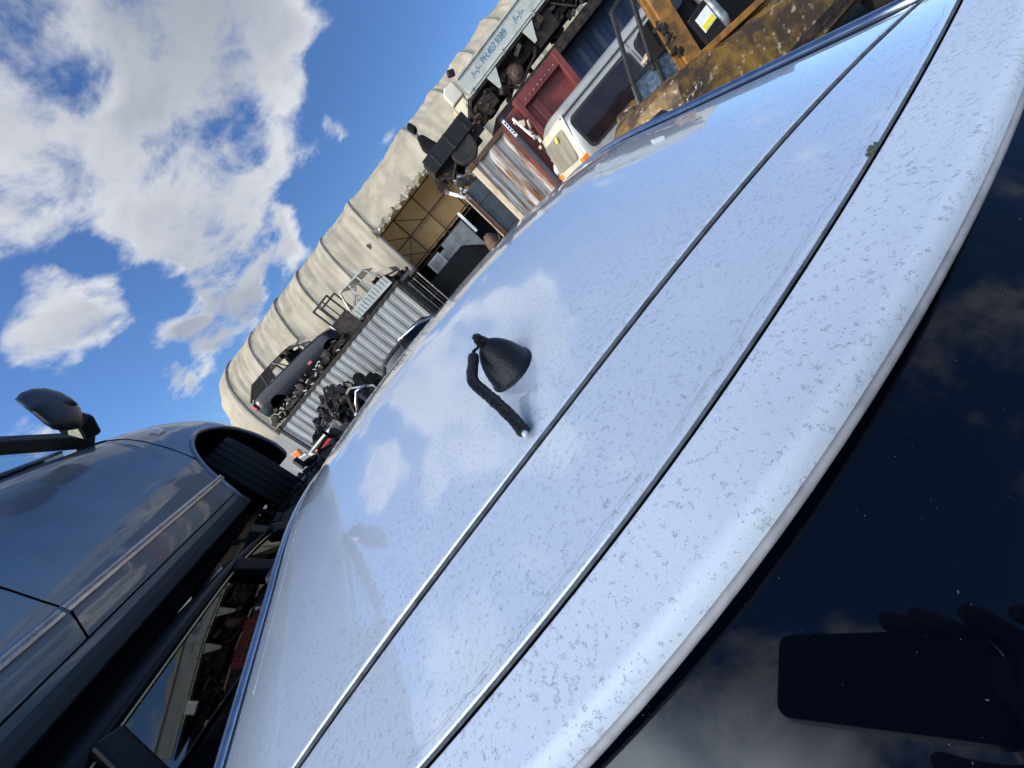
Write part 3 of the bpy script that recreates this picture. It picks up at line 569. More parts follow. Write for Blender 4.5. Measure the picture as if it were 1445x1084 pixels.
# ------------------------------------------------------------------ fabric shed
RIBS = [-12.3, -9.97, -8.27, -6.46, -5.0, -3.39, -1.63, 1.72, 3.34, 4.82, 6.1, 7.6, 9.2, 10.9]
SEC = [(14.42, 2.5), (14.44, 3.0), (14.52, 3.55), (14.68, 4.1), (14.92, 4.62), (15.25, 5.1), (15.65, 5.52), (16.1, 5.83), (16.6, 6.03), (17.1, 6.1), (17.7, 6.05), (18.5, 5.7), (19.4, 5.0), (20.1, 4.0), (20.4, 2.5)]
shed = rowthing("fabric_shed", "long ribbed tunnel shed with dirty off-white fabric cover, behind the containers", "shed", 0, 0, 0)
def secp(k):
    i = min(int(k), len(SEC) - 2); t = k - i; return SEC[i][0] + (SEC[i + 1][0] - SEC[i][0]) * t, SEC[i][1] + (SEC[i + 1][1] - SEC[i][1]) * t
for a, b in zip(RIBS, RIBS[1:]):
    bay = abs(a + 1.63) < .01; cap = a < -12
    def fn(t, k):
        d, z = secp(k); s = a + (b - a) * min(t, 1); end = t > 1.001; t = min(t, 1)
        flare = .06 * t ** 1.6 - .03 * math.sin(math.pi * t)
        wr = .05 * noise.noise((s * 1.2, d * .8, z * .5)) + .035 * noise.noise((s * 6, d, z * .8)) + .02 * noise.noise((s * 9 + z * 4, d, z * 2))
        if cap: wr += .05 * math.sin(z * 9 + s * 3) * (1 - t) * t * 3; flare = .06 * t ** 1.6
        if bay: wr += .05 * math.sin(s * 9 + noise.noise((s, z, 0)) * 3) * max(0, (5.6 - z) / 3)
        if end: flare = -.02; s += .012
        cx, cz = 17.4, 2.5; v = Vector((d - cx, z - cz)); L = v.length
        if cap: v = v * max(math.sqrt(max(1 - ((1 - t) * 1.0) ** 2, 0)), .02) ** .8; L = max(v.length, .01)
        v = v * (1 + (flare + wr) / max(L, .3) * (1 if L > .3 else 0))
        return (s, cx + v.x, cz + v.y)
    k1 = 8.6 if bay else 14
    ks = lin(3.35 if bay else 0, k1, 34); ts = lin(0, 1, 25) + [1.004]
    m = MB().grid(lambda t, k: fn(t, k + (.12 * noise.noise((t * 9, 3, 1)) if bay and k < 3.4 else 0)), ts, ks); m.build("cover_bay", "cover", shed, smooth=True, solid=.012)
    if not cap:
        m = MB().tube([(a + .02, 17.4 + (secp(k)[0] - 17.4) * .985, 2.5 + (secp(k)[1] - 2.5) * .985) for k in lin(0, 14, 30)], .02, 6); m.build("hoop", "light", shed, smooth=True)
for s0, s1_ in ((-11.6, -2.05), (1.5, 10.8)):
    m = MB().box(((s0 + s1_) / 2, 14.40, 1.3), (s1_ - s0, .06, 2.6)); m.build("lower_wall", "skirt", shed)
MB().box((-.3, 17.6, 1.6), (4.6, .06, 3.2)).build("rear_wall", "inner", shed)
tn = MB().grid(lambda a, b: (a, 16.25 + .05 * math.sin(a * 7 + b * 1.5) * noise.noise((a * .9, b, 0)) * 2 + .10 * noise.noise((a * 1.3, b * .9, 2)), b + .04 * noise.noise((a * 4, 0, 0)) * (b < 2.8)), lin(-2.5, 2.2, 50), lin(2.66, 5.3, 24)).build("tarpaulin", "tan", shed, smooth=True)
m = MB()
for s in (-1.98, -1.0, .1, 1.25, 2.0): m.beam((s, 16.05, 2.5), (s, 16.05, 5.2), .05)
for z in (2.72, 2.52, 3.55, 4.35): m.beam((-2.6, 16.03, z), (2.2, 16.03, z), .045)
for a, b in (((-2.0, 2.7), (-1.0, 3.55)), ((-1.0, 2.7), (-2.0, 3.55)), ((-2.0, 4.3), (-1.0, 3.5)), ((-.2, 3.55), (-1.0, 4.35))): m.beam((a[0], 16.0, a[1]), (b[0], 16.0, b[1]), .028)
m.build("truss", "steel", shed)
for s in (-2.15, 2.1): MB().beam((s, 14.7, 0), (s, 14.7, 4.3), .09).build("post", "steel", shed)
m = MB()
for k in range(46):
    s = -1.75 + 3.4 * k / 45; h = rnd.uniform(.05, .16); m.box((s, 14.62 + rnd.uniform(-.02, .03), 4.33 - .25 * h + .04 * math.sin(k)), (.11, .02, h * 1.6), (rnd.uniform(-.5, .5), rnd.uniform(-.6, .6), rnd.uniform(-.4, .4)))
m.build("torn_hem", "cover", shed)

# ------------------------------------------------------------------ inside the bay
ps = rowthing("grey_panel_stack", "grey sheet metal panels standing inside the open bay", "panels", -.5, 15.3, 0)
MB().box((.62, 0, 1.8), (1.15, .05, 1.3), (.03, 0, 0)).build("sheet", "greypanel", ps); MB().box((-.1, .05, 1.7), (.5, .05, 1.2), (.03, 0, 0)).build("sheet", "greypanel", ps)
MB().box((1.30, -.06, 2.25), (.10, .05, .9), (0, .0, 0)).build("white_edge", "bag", ps)
wb2 = rowthing("white_cabinet", "small white framed cabinet door standing in the dark bay", "cabinet", -1.25, 14.9, 0)
MB().box((.25, 0, 1.95), (.6, .04, .85)).build("frame", "twhite", wb2); MB().box((.25, -.03, 1.95), (.46, .02, .70)).build("panel", "greypanel", wb2)
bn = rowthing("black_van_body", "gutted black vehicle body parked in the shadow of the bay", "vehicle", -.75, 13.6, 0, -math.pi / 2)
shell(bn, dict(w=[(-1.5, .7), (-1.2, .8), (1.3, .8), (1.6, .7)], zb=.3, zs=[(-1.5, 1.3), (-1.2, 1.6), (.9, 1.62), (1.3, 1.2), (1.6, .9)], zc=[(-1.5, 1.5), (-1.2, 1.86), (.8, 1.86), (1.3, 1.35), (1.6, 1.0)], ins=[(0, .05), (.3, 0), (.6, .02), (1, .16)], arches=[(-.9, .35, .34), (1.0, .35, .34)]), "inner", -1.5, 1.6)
for y in (-.9, 1.0):
    for sg in (-1, 1): wheel(bn, (sg * .68, y, .31), .31, .18)
for sg in (-1, 1): MB().box((sg * .55, -1.49, 1.1), (.2, .06, .16)).build("tail_lamp", "lensr", bn, bevel=.02)
rb = rowthing("red_bar", "bright red steel bar leaning at the right of the open bay", "bar", 1.0, 9.9, 0); MB().beam((0, 0, 0), (.0, .5, 1.78), .08).build("bar", "redp", rb, bevel=.02); MB().box((0, 0, .02), (.2, .2, .04)).build("foot_plate", "redp", rb)
bj = rowthing("blue_drum", "dark blue drum with a white bundle beside the black vehicle", "drum", .75, 12.7, 0)
MB().lathe([(.28, 0), (.29, .02), (.28, .3), (.295, .32), (.28, .34), (.28, .6), (.295, .62), (.28, .64), (.28, .9), (.26, .9)], (0, 0, 0), n=28).build("drum", "cblue", bj, smooth=False); MB().lathe([(.02, -.12), (.14, -.06), (.16, .05), (.08, .12), (.01, .13)], (.05, -.05, 1.03), (.2, .1, 1), 12).build("bundle", "bag", bj, smooth=True)
tb = rowthing("tan_machine", "tan oily machine housing between the red bar and grey sheets", "machine", .72, 12.0, 0); MB().lathe([(.22, 0), (.25, .1), (.25, 1.1), (.2, 1.35), (.08, 1.5)], (0, 0, 0), n=20).build("housing", "brown", tb, smooth=True); MB().tube([(.1, -.2, .9), (.3, -.3, 1.3), (.5, -.2, 1.0)], .05, 8).build("pipe", "dark", tb, smooth=True)

# ------------------------------------------------------------------ narrow panels left of the rusty container
for nm, lb, mt, s, d, wd, dp, z0, z1 in (("door_leaf", "slate blue steel door leaf standing against the rusty container's left post", "bluesteel", 1.08, 8.92, .36, .06, 0, 2.34), ("brown_board", "brown board with a thin pale edge left of the slate blue door leaf", "brown", .84, 9.0, .10, .3, 0, 2.28)):
    q = rowthing(nm, lb, "panel", s, d, 0); MB().box((0, 0, (z0 + z1) / 2), (wd, dp, z1 - z0)).build("sheet", mt, q, bevel=.006)
    MB().box((-wd / 2 - .012, -dp / 2 - .01, (z0 + z1) / 2), (.02, .02, z1 - z0)).build("edge_strip", "cream" if mt == "brown" else "dark", q)
    for k in range(3): MB().box((0, -dp / 2 - .008, .5 + k * .75), (wd * .94, .012, .03)).build("stiffener", mt, q)
wp = rowthing("white_pipe", "short white pipe with a collar leaning at the brown board's top", "pipe", .72, 8.9, 2.2); MB().tube([(-.10, 0, .42), (.14, -.02, -.02)], .035, 10).build("pipe", "bag", wp, smooth=True)
MB().tube([(-.12, 0, .46), (-.09, 0, .40)], .05, 10).build("collar", "light", wp)
el = rowthing("engine_block", "grimy alloy engine parts wedged under the black truck", "engine", 1.05, 9.0, 2.34)
m = MB()
for k in range(22): m.box((rnd.uniform(-.28, .22), rnd.uniform(-.05, .15), rnd.uniform(0, .3)), (rnd.uniform(.03, .14), .1, rnd.uniform(.03, .12)), (rnd.uniform(-1, 1), rnd.uniform(-1, 1), rnd.uniform(-1, 1)))
m.build("castings", "light", el, bevel=.008)
m = MB(); m.lathe([(.04, -.05), (.09, -.04), (.09, .04), (.04, .05)], (-.1, -.1, .2), (0, 1, 0), 16); m.lathe([(.03, -.05), (.06, -.04), (.06, .04), (.03, .05)], (.08, -.1, .12), (0, 1, 0), 16); m.build("pulleys", "dark", el)
# ------------------------------------------------------------------ on the grey container: navy estate, chassis, stillage, canopy, scrap
ch = rowthing("chassis_frame", "oily black truck chassis frame lying under the dark estate wreck", "chassis", -8.3, 12.25, 2.60)
for y in (0, .75): MB().box((1.95, y, .16), (4.0, .07, .16)).build("side_rail", "dark", ch, bevel=.008)
for k in range(9): MB().box((.2 + k * .44, .375, .12), (.07, .75, .08)).build("cross_member", "dark", ch)
m = MB()
for k in range(60): m.box((rnd.uniform(.1, 3.9), rnd.uniform(-.12, .1), rnd.uniform(.02, .40)), (rnd.uniform(.05, .22), .08, rnd.uniform(.02, .09)), (rnd.uniform(-.5, .5), rnd.uniform(-.8, .8), rnd.uniform(-.5, .5)))
m.build("loose_parts", "dark", ch)["kind"] = "stuff"
m = MB()
for k in range(14): m.box((rnd.uniform(.3, 3.6), -.10, rnd.uniform(.0, .32)), (rnd.uniform(.05, .16), .05, rnd.uniform(.02, .05)), (0, rnd.uniform(-.9, .9), 0))
m.build("bright_brackets", "light", ch)
for k in range(3): MB().lathe([(.05, -.04), (.12, -.03), (.12, .03), (.05, .04)], (.3 + k * 1.4, -.12, .25), (0, 1, 0), 16).build("hub", "dark", ch)
est = rowthing("estate_wreck", "dark navy estate car without wheels resting on the grey container roof", "car", -6.42, 13.35, 2.80, -math.pi / 2)
est.rotation_euler = Euler((0, 0, RZ)).to_matrix().to_4x4().__matmul__(Matrix.Rotation(math.radians(4.5), 4, 'Y')).__matmul__(Matrix.Rotation(-math.pi / 2, 4, 'Z')).to_euler()
shell(est, dict(w=[(-2.1, .66), (-1.8, .80), (1.5, .80), (2.0, .62)], zb=.12, zs=[(-2.1, .75), (-1.8, .83), (.7, .78), (1.4, .70), (2.05, .48)], zc=[(-2.1, .78), (-1.8, .86), (.7, .84), (1.4, .76), (2.05, .5)],
      ins=[(0, .06), (.2, .01), (.5, 0), (.8, .02), (1, .08)], arches=[(-1.30, .12, .33), (1.35, .12, .33)]), "navy", -2.1, 2.05)
greenhouse(est, "navy", .72, .80, .56, 1.25, (-2.0, .95), (-1.62, .22), (0, .30, .62, 1.0), glass=None, pw=.05)
for sg in (-1, 1):
    MB().box((sg * .66, -2.05, .62), (.2, .12, .22)).build("tail_lamp", "lensr", est, bevel=.03)
    MB().lathe([(.12, -.05), (.17, -.04), (.17, .02), (.06, .05)], (sg * .60, 1.88, .58), (sg * .4, 1, .25), 16).build("headlight", "lensw", est, smooth=True)
    MB().lathe([(.03, 0), (.07, .02), (.07, .1), (.03, .12)], (sg * .76, 1.1, .22), (sg, 0, 0), 14).build("hub", "light", est)
G = MB().grid(lambda a, b: Vector((-.68 + 1.36 * a, .95 + .08 * math.sin(math.pi * a), .82)).lerp(Vector((-.52 + 1.04 * a, .24, 1.22)), b), lin(0, 1, 8), lin(0, 1, 5)); G.build("windscreen", "clear", est, smooth=True)
MB().grid(lambda a, b: Vector((.72, -1.95 + 1.3 * a, .82)).lerp(Vector((.57, -1.6 + 1.0 * a, 1.2)), b), lin(.05, .95, 4), lin(0, 1, 3)).build("side_window", "inner", est)
MB().tube([Vector((.25 + .17 * math.cos(a), .42, .86 + .17 * math.sin(a))) for a in lin(0, 2 * math.pi, 18)], .02, 6).build("steering_wheel", "plastic", est)
m = MB()
for x in (-.33, .33): m.box((x, -.1, .80), (.46, .14, .55), (-.25, 0, 0)); m.box((x, -.2, 1.12), (.24, .09, .15))
m.build("seats", "inner", est, bevel=.03)
MB().box((.79, .45, .36), (.05, .16, .08)).build("side_reflector", "lensr", est); MB().tube([(.6, -2.0, .2), (.6, -2.12, -.05), (.55, -2.0, -.3), (.5, -1.8, -.2)], .012, 6).build("hanging_wire", "rubber", est)
st = rowthing("steel_stillage", "black steel stillage with barred top between navy estate and canopy", "stillage", -4.42, 12.30, 2.60)
for x in (0, .66):
    for y in (0, .7): MB().beam((x, y, 0), (x, y, 1.30), .05).build("post", "dark", st)
for z in (.05, .62, 1.28):
    for y in (0, .7): MB().beam((0, y, z), (.66, y, z), .05).build("rail", "dark", st)
for x in (.2, .42): MB().beam((x, 0, .62), (x, 0, 1.28), .035).build("bar", "dark", st)
MB().box((.33, .0, .33), (.62, .02, .55)).build("side_plate", "dark", st); MB().box((.33, .35, .10), (.6, .66, .04)).build("floor_plate", "dark", st)
cn = rowthing("pickup_canopy", "silver-framed white pickup canopy with side windows on the grey container", "canopy", -3.72, 12.30, 2.62)
MB().prism([(0.0, .14), (1.55, .06), (1.55, .38), (.04, .46)], lambda a, b, t: (a, t, b), 0, .06).build("lower_panel", "twhite", cn, bevel=.01)
m = MB()
for k in range(11): m.beam((.12 + k * .13, -.008, .16), (.12 + k * .13, -.008, .40), .03, .012)
m.build("ribs", "twhite", cn)
fr = [(.04, .46), (.28, 1.02), (1.28, .92), (1.45, .40)]
for a, b in zip(fr, fr[1:]): MB().beam((a[0], -.01, a[1]), (b[0], -.01, b[1]), .06, .05).build("window_frame", "light", cn, bevel=.01)
for t in (.36, .70): MB().beam((.04 + 1.4 * t, -.005, .44), (.28 + 1.0 * t, -.005, .98), .045).build("window_bar", "light", cn)
MB().beam((.2, .15, .5), (.75, .2, .85), .09, .04).build("loose_plank", "light", cn)
MB().prism([(.28, 1.0), (1.28, .90), (1.28, .94), (.28, 1.04)], lambda a, b, t: (a, t, b), .02, 1.25).build("roof", "vwhite", cn, bevel=.02)
MB().prism([(1.45, .40), (1.85, .22), (1.85, .40), (1.42, .62)], lambda a, b, t: (a, t, b), 0, 1.2).build("cab_flank", "beige", cn, bevel=.03)
MB().prism([(.04, .12), (.0, .46), (.28, 1.0), (.34, .96), (.1, .46)], lambda a, b, t: (a, t, b), 1.2, 1.26).build("far_frame", "light", cn)
MB().box((.9, .6, .10), (1.5, 1.0, .1)).build("base", "dark", cn)
sh = rowthing("scrap_bundle", "black tangled scrap bundle heaped behind the canopy's right end", "scrap", -2.35, 12.95, 2.62)
m = MB()
for k in range(90):
    x, z = rnd.gauss(-.1, .30), rnd.uniform(0, 1) * (1.0 - .0); z = z * max(.1, 1 - abs(k % 30 - 15) / 20) * math.exp(-((x + .1) / .42) ** 2) * .72; m.box((x, rnd.uniform(-.2, .3), z), (rnd.uniform(.04, .3), rnd.uniform(.03, .2), rnd.uniform(.03, .14)), (rnd.uniform(-2, 2), rnd.uniform(-2, 2), rnd.uniform(-2, 2)))
m.build("pieces", "dark", sh)["kind"] = "stuff"
gt = rowthing("barred_gate", "grey gate of thin vertical tubes beside the grey container's right end", "gate", -1.93, 11.95, 0)
for k in range(6): MB().tube([(.03 + k * .10, 0, .05), (.03 + k * .10, 0, 2.3)], .018, 8).build("bar", "light" if k % 2 else "dark", gt)
for z in (.3, 1.5, 2.25): MB().beam((0, .03, z), (.56, .03, z), .04).build("rail", "dark", gt)
MB().box((-.02, 0, 2.48), (.9, .10, .10)).build("top_beam", "bluesteel", gt)

# ------------------------------------------------------------------ black truck bed and white flatbed on the right containers
bt = rowthing("black_truck_wreck", "black flatbed truck wreck with a loose seat, perched on the rusty container", "truck", .75, 9.0, 2.62)
MB().box((.58, .05, .58), (1.24, .05, .34)).build("side_board", "plastic", bt, bevel=.01); MB().box((.58, .80, .44), (1.2, 1.45, .05)).build("bed_floor", "dark", bt)
for x in (.18, .62, 1.05): MB().box((x, .015, .58), (.035, .03, .34)).build("board_hinge", "dark", bt)
MB().box((-.03, .8, .55), (.05, 1.45, .3)).build("tail_board", "dark", bt)
for y in (.3, 1.2): MB().box((.60, y, .32), (1.5, .08, .14)).build("chassis_rail", "dark", bt)
w1 = wheel(bt, (.74, .14, .305), .30, .19, steer=math.pi / 2 + math.pi, hub="dark"); wheel(bt, (.74, 1.4, .305), .30, .19, steer=math.pi / 2, hub="dark")
m = MB(); m.tube([(.0, .2, .3), (.2, .15, .12), (.45, .15, .25)], .03, 8); m.tube([(.1, .3, .4), (.3, .2, .05)], .025, 8); m.tube([(.74, .1, .3), (.74, 1.4, .3)], .05, 10); m.box((.22, .4, .2), (.25, .3, .2)); m.build("running_gear", "dark", bt)
sb = rowthing("truck_seat", "black bucket seat with headrest standing on the black truck bed", "seat", 1.20, 9.35, 3.09)
MB().prism([(-.22, 0), (.30, 0), (.34, .12), (.05, .16), (-.08, .62), (-.2, .66), (-.27, .5)], lambda a, b, t: (a, t, b), -.22, .22).build("back_and_base", "inner", sb, bevel=.04)
MB().box((-.12, 0, .86), (.12, .26, .19), (0, -.25, 0)).build("headrest", "inner", sb, bevel=.04); MB().tube([(-.14, 0, .62), (-.12, 0, .8)], .012, 6).build("headrest_post", "dark", sb)
fb = rowthing("white_flatbed", "white flatbed truck body lettered with a phone number, high on the containers", "truck", 1.88, 9.22, 2.64)
MB().box((2.6, .03, 1.00), (4.3, .05, .36)).build("side_gate", "twhite", fb, bevel=.008)
for z in (.835, 1.165): MB().box((2.6, .0, z), (4.3, .05, .04)).build("gate_rail", "twhite", fb, bevel=.01)
for x in (.55, 1.45, 2.3, 3.2): MB().box((x, -.015, .80), (.06, .05, .09)).build("hinge", "light", fb, bevel=.006)
MB().box((2.6, .85, .76), (4.4, 1.6, .06)).build("bed_floor", "dark", fb); MB().box((2.6, 1.66, 1.0), (4.3, .04, .36)).build("side_gate", "twhite", fb)
for y in (.35, 1.3): MB().box((2.6, y, .55), (4.6, .09, .2)).build("chassis_rail", "dark", fb)
MB().box((.40, .85, 1.0), (.05, 1.6, .38)).build("tail_gate", "vwhite", fb, bevel=.01)
MB().prism([(.06, .92), (.06, 1.18), (.16, 1.26), (.38, 1.22), (.38, .92)], lambda a, b, t: (a, t, b), .0, .16).build("corner_cap", "vwhite", fb, bevel=.03); MB().box((.44, -.05, 1.30), (.16, .10, .12), (0, .5, 0)).build("marker_lamp", "plastic", fb, bevel=.03)
tl = MB().box((.02, .75, .70), (.06, 1.55, .34)).build("rear_panel", "cream", fb, bevel=.01)
for y in (.15, 1.25):
    for k, mt in enumerate(("lensr", "lensw", "lensr")): MB().box((-.022, y + .1 * k, .72), (.04, .09, .11)).build("tail_lamp", mt, fb, bevel=.01)
for k in range(4): MB().box((-.02, .5 + k * .12, .84), (.03, .05, .08)).build("rear_bracket", "light", fb)
MB().box((-.08, .75, .42), (.05, 1.3, .06), (0, .4, 0)).build("bumper_bar", "cream", fb, bevel=.01)
for x in (.90, 1.95): MB().prism([(x, .76), (x + .26, .76), (x + .10, .46), (x + .05, .46)], lambda a, b, t: (a, t, b), .0, .03).build("mud_flap", "twhite", fb)
hb = MB().lathe([(.06, -.1), (.17, -.08), (.19, 0), (.14, .05), (.05, .09), (.02, .09)], (1.40, .16, .42), (0, -1, 0), 20).build("brake_drum", "brown", fb, smooth=False)
m = MB(); m.tube([(1.4, .1, .42), (1.4, 1.6, .42)], .06, 10); m.box((2.35, .28, .52), (.55, .3, .36)); m.box((.62, .3, .5), (.4, .4, .3)); m.tube([(1.0, .2, .5), (1.3, .15, .2), (1.9, .2, .35)], .03, 8); m.tube([(2.7, .1, .7), (3.0, .05, .3), (3.4, .1, .6)], .02, 8)
for k in range(40): m.box((rnd.uniform(.3, 4), rnd.uniform(.1, .7), rnd.uniform(.25, .7)), (rnd.uniform(.05, .3), rnd.uniform(.05, .2), rnd.uniform(.04, .14)), (rnd.uniform(-.6, .6), rnd.uniform(-.6, .6), rnd.uniform(-.6, .6)))
m.build("running_gear", "dark", fb)
m = MB()
for k in range(18): m.box((rnd.uniform(.1, .6), rnd.uniform(.02, .2), rnd.uniform(.3, .66)), (rnd.uniform(.03, .12), .06, rnd.uniform(.03, .09)), (rnd.uniform(-1, 1), rnd.uniform(-1, 1), rnd.uniform(-1, 1)))
m.build("broken_brackets", "brown", fb); MB().box((3.55, -.03, .70), (.28, .06, .2)).build("bracket_plate", "bag", fb, bevel=.01)
MB().box((2.5, .8, .10), (3.9, 1.3, .2)).build("support_beam", "dark", fb)
cu = bpy.data.curves.new("lettering", 'FONT'); cu.body = "PH.407.9389"; cu.size = .17; cu.extrude = .002; cu.space_character = 1.0
to = bpy.data.objects.new("tmp", cu); COL.objects.link(to); bpy.context.view_layer.update()
me = bpy.data.meshes.new_from_object(to.evaluated_get(bpy.context.evaluated_depsgraph_get())); bpy.data.objects.remove(to)
me.materials.clear(); me.materials.append(M["text"]); lo = bpy.data.objects.new("lettering", me); COL.objects.link(lo); lo.parent = fb; lo.location = (1.02, .0, .955); lo.rotation_euler = (math.pi / 2, 0, 0); lo.scale = (.80, 1, 1)
m = MB()
for x0 in (.72, 1.95):
    for k in range(4): m.tube([(x0 + k * .065, .002, .93 + .04 * (k % 2)), (x0 + .03 + k * .065, .002, 1.0 + .05 * ((k + 1) % 2)), (x0 + .055 + k * .065, .002, .96)], .006, 4)
m.build("faded_script", "text", fb)

# ------------------------------------------------------------------ white van
vn = rowthing("white_van", "old white van with plum tinted side windows and orange-red tail lamp", "van", 2.22 + 2.1, 7.22, 0, -math.pi / 2)
# local: +Y is forward (to the right along the row), +X faces the camera
def vsec(y):
    t = min(max((y + 2.1) / .10, 0), 1); return .80 - .04 * (1 - t)
vp = [(.74, .25), (.80, .45), (.82, .80), (.81, 1.05), (.78, 1.30), (.735, 1.62), (.68, 1.77), (.58, 1.84), (.3, 1.885), (0, 1.895)]
ysv = [-2.10, -2.085, -2.05, -1.95, -1.5, -1, -.5, 0, .5, 1, 1.3, 1.6, 1.9, 2.1]
m = MB()
for y in ysv:
    r = 0 if y > -2.05 else (-2.05 - y) / .05
    dz = 0 if y < 1.0 else (y - 1.0) * .85
    rw = [(x - .05 * r * r, y + .17 * max(z - .95, 0) ** 1.3 * (1 if y < -1.9 else 0), z - (.04 * r * r if z > 1.5 else 0) - (dz if z > 1.0 else 0) * ((z - 1.0) / .9 if z > 1 else 0)) for x, z in vp]
    m.v += [Vector(p) for p in rw] + [Vector((-p[0], p[1], p[2])) for p in rw[:-1]][::-1]
nv = 2 * len(vp) - 1
for a in range(len(ysv) - 1):
    for i in range(nv - 1): m.f.append((a * nv + i, (a + 1) * nv + i, (a + 1) * nv + i + 1, a * nv + i + 1))
m.f.append(tuple(range(nv))); m.f.append(tuple((len(ysv) - 1) * nv + i for i in range(nv))[::-1])
m.build("body", "vshade", vn, smooth=True)
def vx(z): return ip([(z_, x_) for x_, z_ in vp], z)
def rr4(y0, y1, z0, z1, r, n=5):
    pts = []
    for cy, cz, a0 in ((y1 - r, z1 - r, 0), (y0 + r, z1 - r, 90), (y0 + r, z0 + r, 180), (y1 - r, z0 + r, 270)):
        for k in range(n): a = math.radians(a0 + 90 * k / (n - 1)); pts.append((cy + r * math.cos(a), cz + r * math.sin(a)))
    return pts
for y0, y1 in ((-1.93, -.72), (-.64, .10)):
    b = MB().prism(rr4(y0, y1, 1.10, 1.66, .10), lambda a, q, t: (vx(q) + t, a, q), -.02, .006).build("window_seal", "rubber", vn)
    MB().prism(rr4(y0 + .04, y1 - .04, 1.14, 1.62, .08), lambda a, q, t: (vx(q) + t, a, q), .004, .010).build("side_window", "vwin", vn)
    MB().prism(rr4(y0, y1, 1.10, 1.66, .10), lambda a, q, t: (-vx(q) + t, a, q), -.008, .02).build("side_window", "vwin", vn)
MB().box((.72, .62, 1.30), (.22, .95, .80)).build("door_opening", "inner", vn)
for y in (-.68, .12): MB().tube([(vx(z) + .002, y, z) for z in lin(.4, 1.7, 8)], .008, 6).build("door_gap", "rubber", vn)
MB().tube([(vx(.92) + .004, y, .92 + .02 * math.sin(y * 4)) for y in lin(-1.9, .4, 12)], .009, 6).build("waist_crease", "rubber", vn); MB().beam((vx(1.76) + .02, -2.0, 1.76), (vx(1.76) + .02, .95, 1.76), .05, .03).build("gutter", "vshade", vn, bevel=.01)
def vback(x, z): return -2.115 + .17 * max(z - .95, 0) ** 1.3
MB().grid(lambda x, z: (x, vback(x, z) + .03 * (abs(x) / .74) ** 6, z), lin(-.74, .74, 15), lin(.35, 1.78, 14)).build("tail_gate", "vwhite", vn, smooth=True, solid=.02)
MB().prism(rr4(-.60, .60, 1.18, 1.66, .08), lambda a, q, t: (a, vback(0, q) + t, q), -.035, -.012).build("rear_window", "winback", vn)
MB().box((.0, -2.15, .98), (.30, .03, .07)).build("badge_plate", "plastic", vn, bevel=.006)
MB().box((.30, -2.09, 1.60), (.10, .012, .08), (-.3, 0, 0)).build("sticker", "yel", vn)
for sg in (-1, 1):
    for mt, z, hgt in (("lenso", 1.11, .10), ("lensw", 1.02, .07), ("lensr", .94, .08)): MB().box((sg * .735, -2.08, z), (.13, .12, hgt)).build("tail_lamp", mt, vn, bevel=.012)
    for y in (-1.3, 1.45): wheel(vn, (sg * .70, y, .29), .29, .18); MB().lathe([(.30, 0), (.34, .01), (.30, .02)], (sg * .80, y, .29), (sg, 0, 0), 28).build("arch_shadow", "well", vn)
MB().box((0, -2.14, .42), (1.5, .12, .16)).build("bumper", "plastic", vn, bevel=.03)
m = MB(); m.tube([(.80, .25, 1.5), (.86, .27, 1.42), (.80, .27, 1.32)], .014, 6); m.tube([(.80, .55, 1.62), (.86, .62, 1.56), (.82, .72, 1.54)], .014, 6); m.build("grab_handle", "beige", vn)

# ------------------------------------------------------------------ broken cab front, airbag seat, forklift
cw = rowthing("cab_door_wreck", "wrecked dark car door frame with crazed blue glass between van and forklift", "door", 2.30, 4.72, .30)
MB().prism([(0, .55), (.16, 1.05), (.70, 1.02), (.74, .3), (.1, .2)], lambda a, b, t: (a, t, b), 0, .05).build("glass_panel", "frosted", cw, bevel=.01)
for p, q in (((.16, 1.06), (.40, 1.66)), ((.0, .5), (.17, 1.08)), ((.40, .98), (.68, 1.75)), ((.30, .45), (.46, 1.02)), ((.17, 1.07), (.74, 1.04)), ((.40, 1.66), (.70, 1.7))): MB().beam((p[0], -.02, p[1]), (q[0], -.02, q[1]), .035, .04).build("frame_bar", "rubber", cw, bevel=.006)
MB().tube([(.02, -.04, .9), (-.05, -.05, .8), (.0, -.05, .55), (.06, -.05, .3), (.04, -.05, .1)], .012, 7).build("rubber_seal", "rubber", cw, smooth=True)
m = MB(); m.box((.35, .1, .15), (.8, .3, .3)); m.build("door_base", "plastic", cw, bevel=.02)
hs = rowthing("deflated_airbag", "white deflated airbag seat under a tan ring inside the dark cab", "seat", 2.86, 5.15, .0)
MB().lathe([(.02, .85), (.17, .86), (.20, 1.05), (.17, 1.22), (.11, 1.32), (.05, 1.36), (.01, 1.37)], (0, 0, 0), (.12, 0, 1), 20).build("cloth", "bag", hs, smooth=True)
MB().lathe([(.16, 0), (.18, .4), (.2, .86)], (0, 0, 0), n=16).build("pedestal", "inner", hs); MB().tube([Vector((.16 + .105 * math.cos(a), .10 * math.sin(a), 1.42 + .02 * math.cos(a))) for a in lin(0, 2 * math.pi, 24)], .018, 8).build("ring", "beige", hs, smooth=True)
fk = rowthing("forklift", "rusty yellow forklift with rounded counterweight and orange guard post", "forklift", 2.02, 4.10, 0)
m = MB(); prf = [(-.02, .52), (-.02, .98), (.03, 1.10), (.14, 1.18), (.5, 1.17), (.9, 1.04), (1.5, .90), (2.2, .86), (2.2, .42), (1.0, .38), (.3, .42)]
nS = 13
def cwt(k):
    a = math.pi / 2 * (k / (nS - 1)); return math.sin(a)
ring = []
for k in range(9):
    t = k / 8; y = 1.15 * t; sh_ = 0
    ins_ = .42 * max(0, 1 - t / .38) ** 2 + .30 * max(0, (t - .7) / .3) ** 2
    ring.append([(a + ins_ * max(0, 1 - a / .7), -.02 + y + .0, b - (.10 * max(0, 1 - t / .25) ** 2 if b > .8 else 0)) for a, b in prf])
for r in ring: m.v += [Vector(p) for p in r]
q = len(prf)
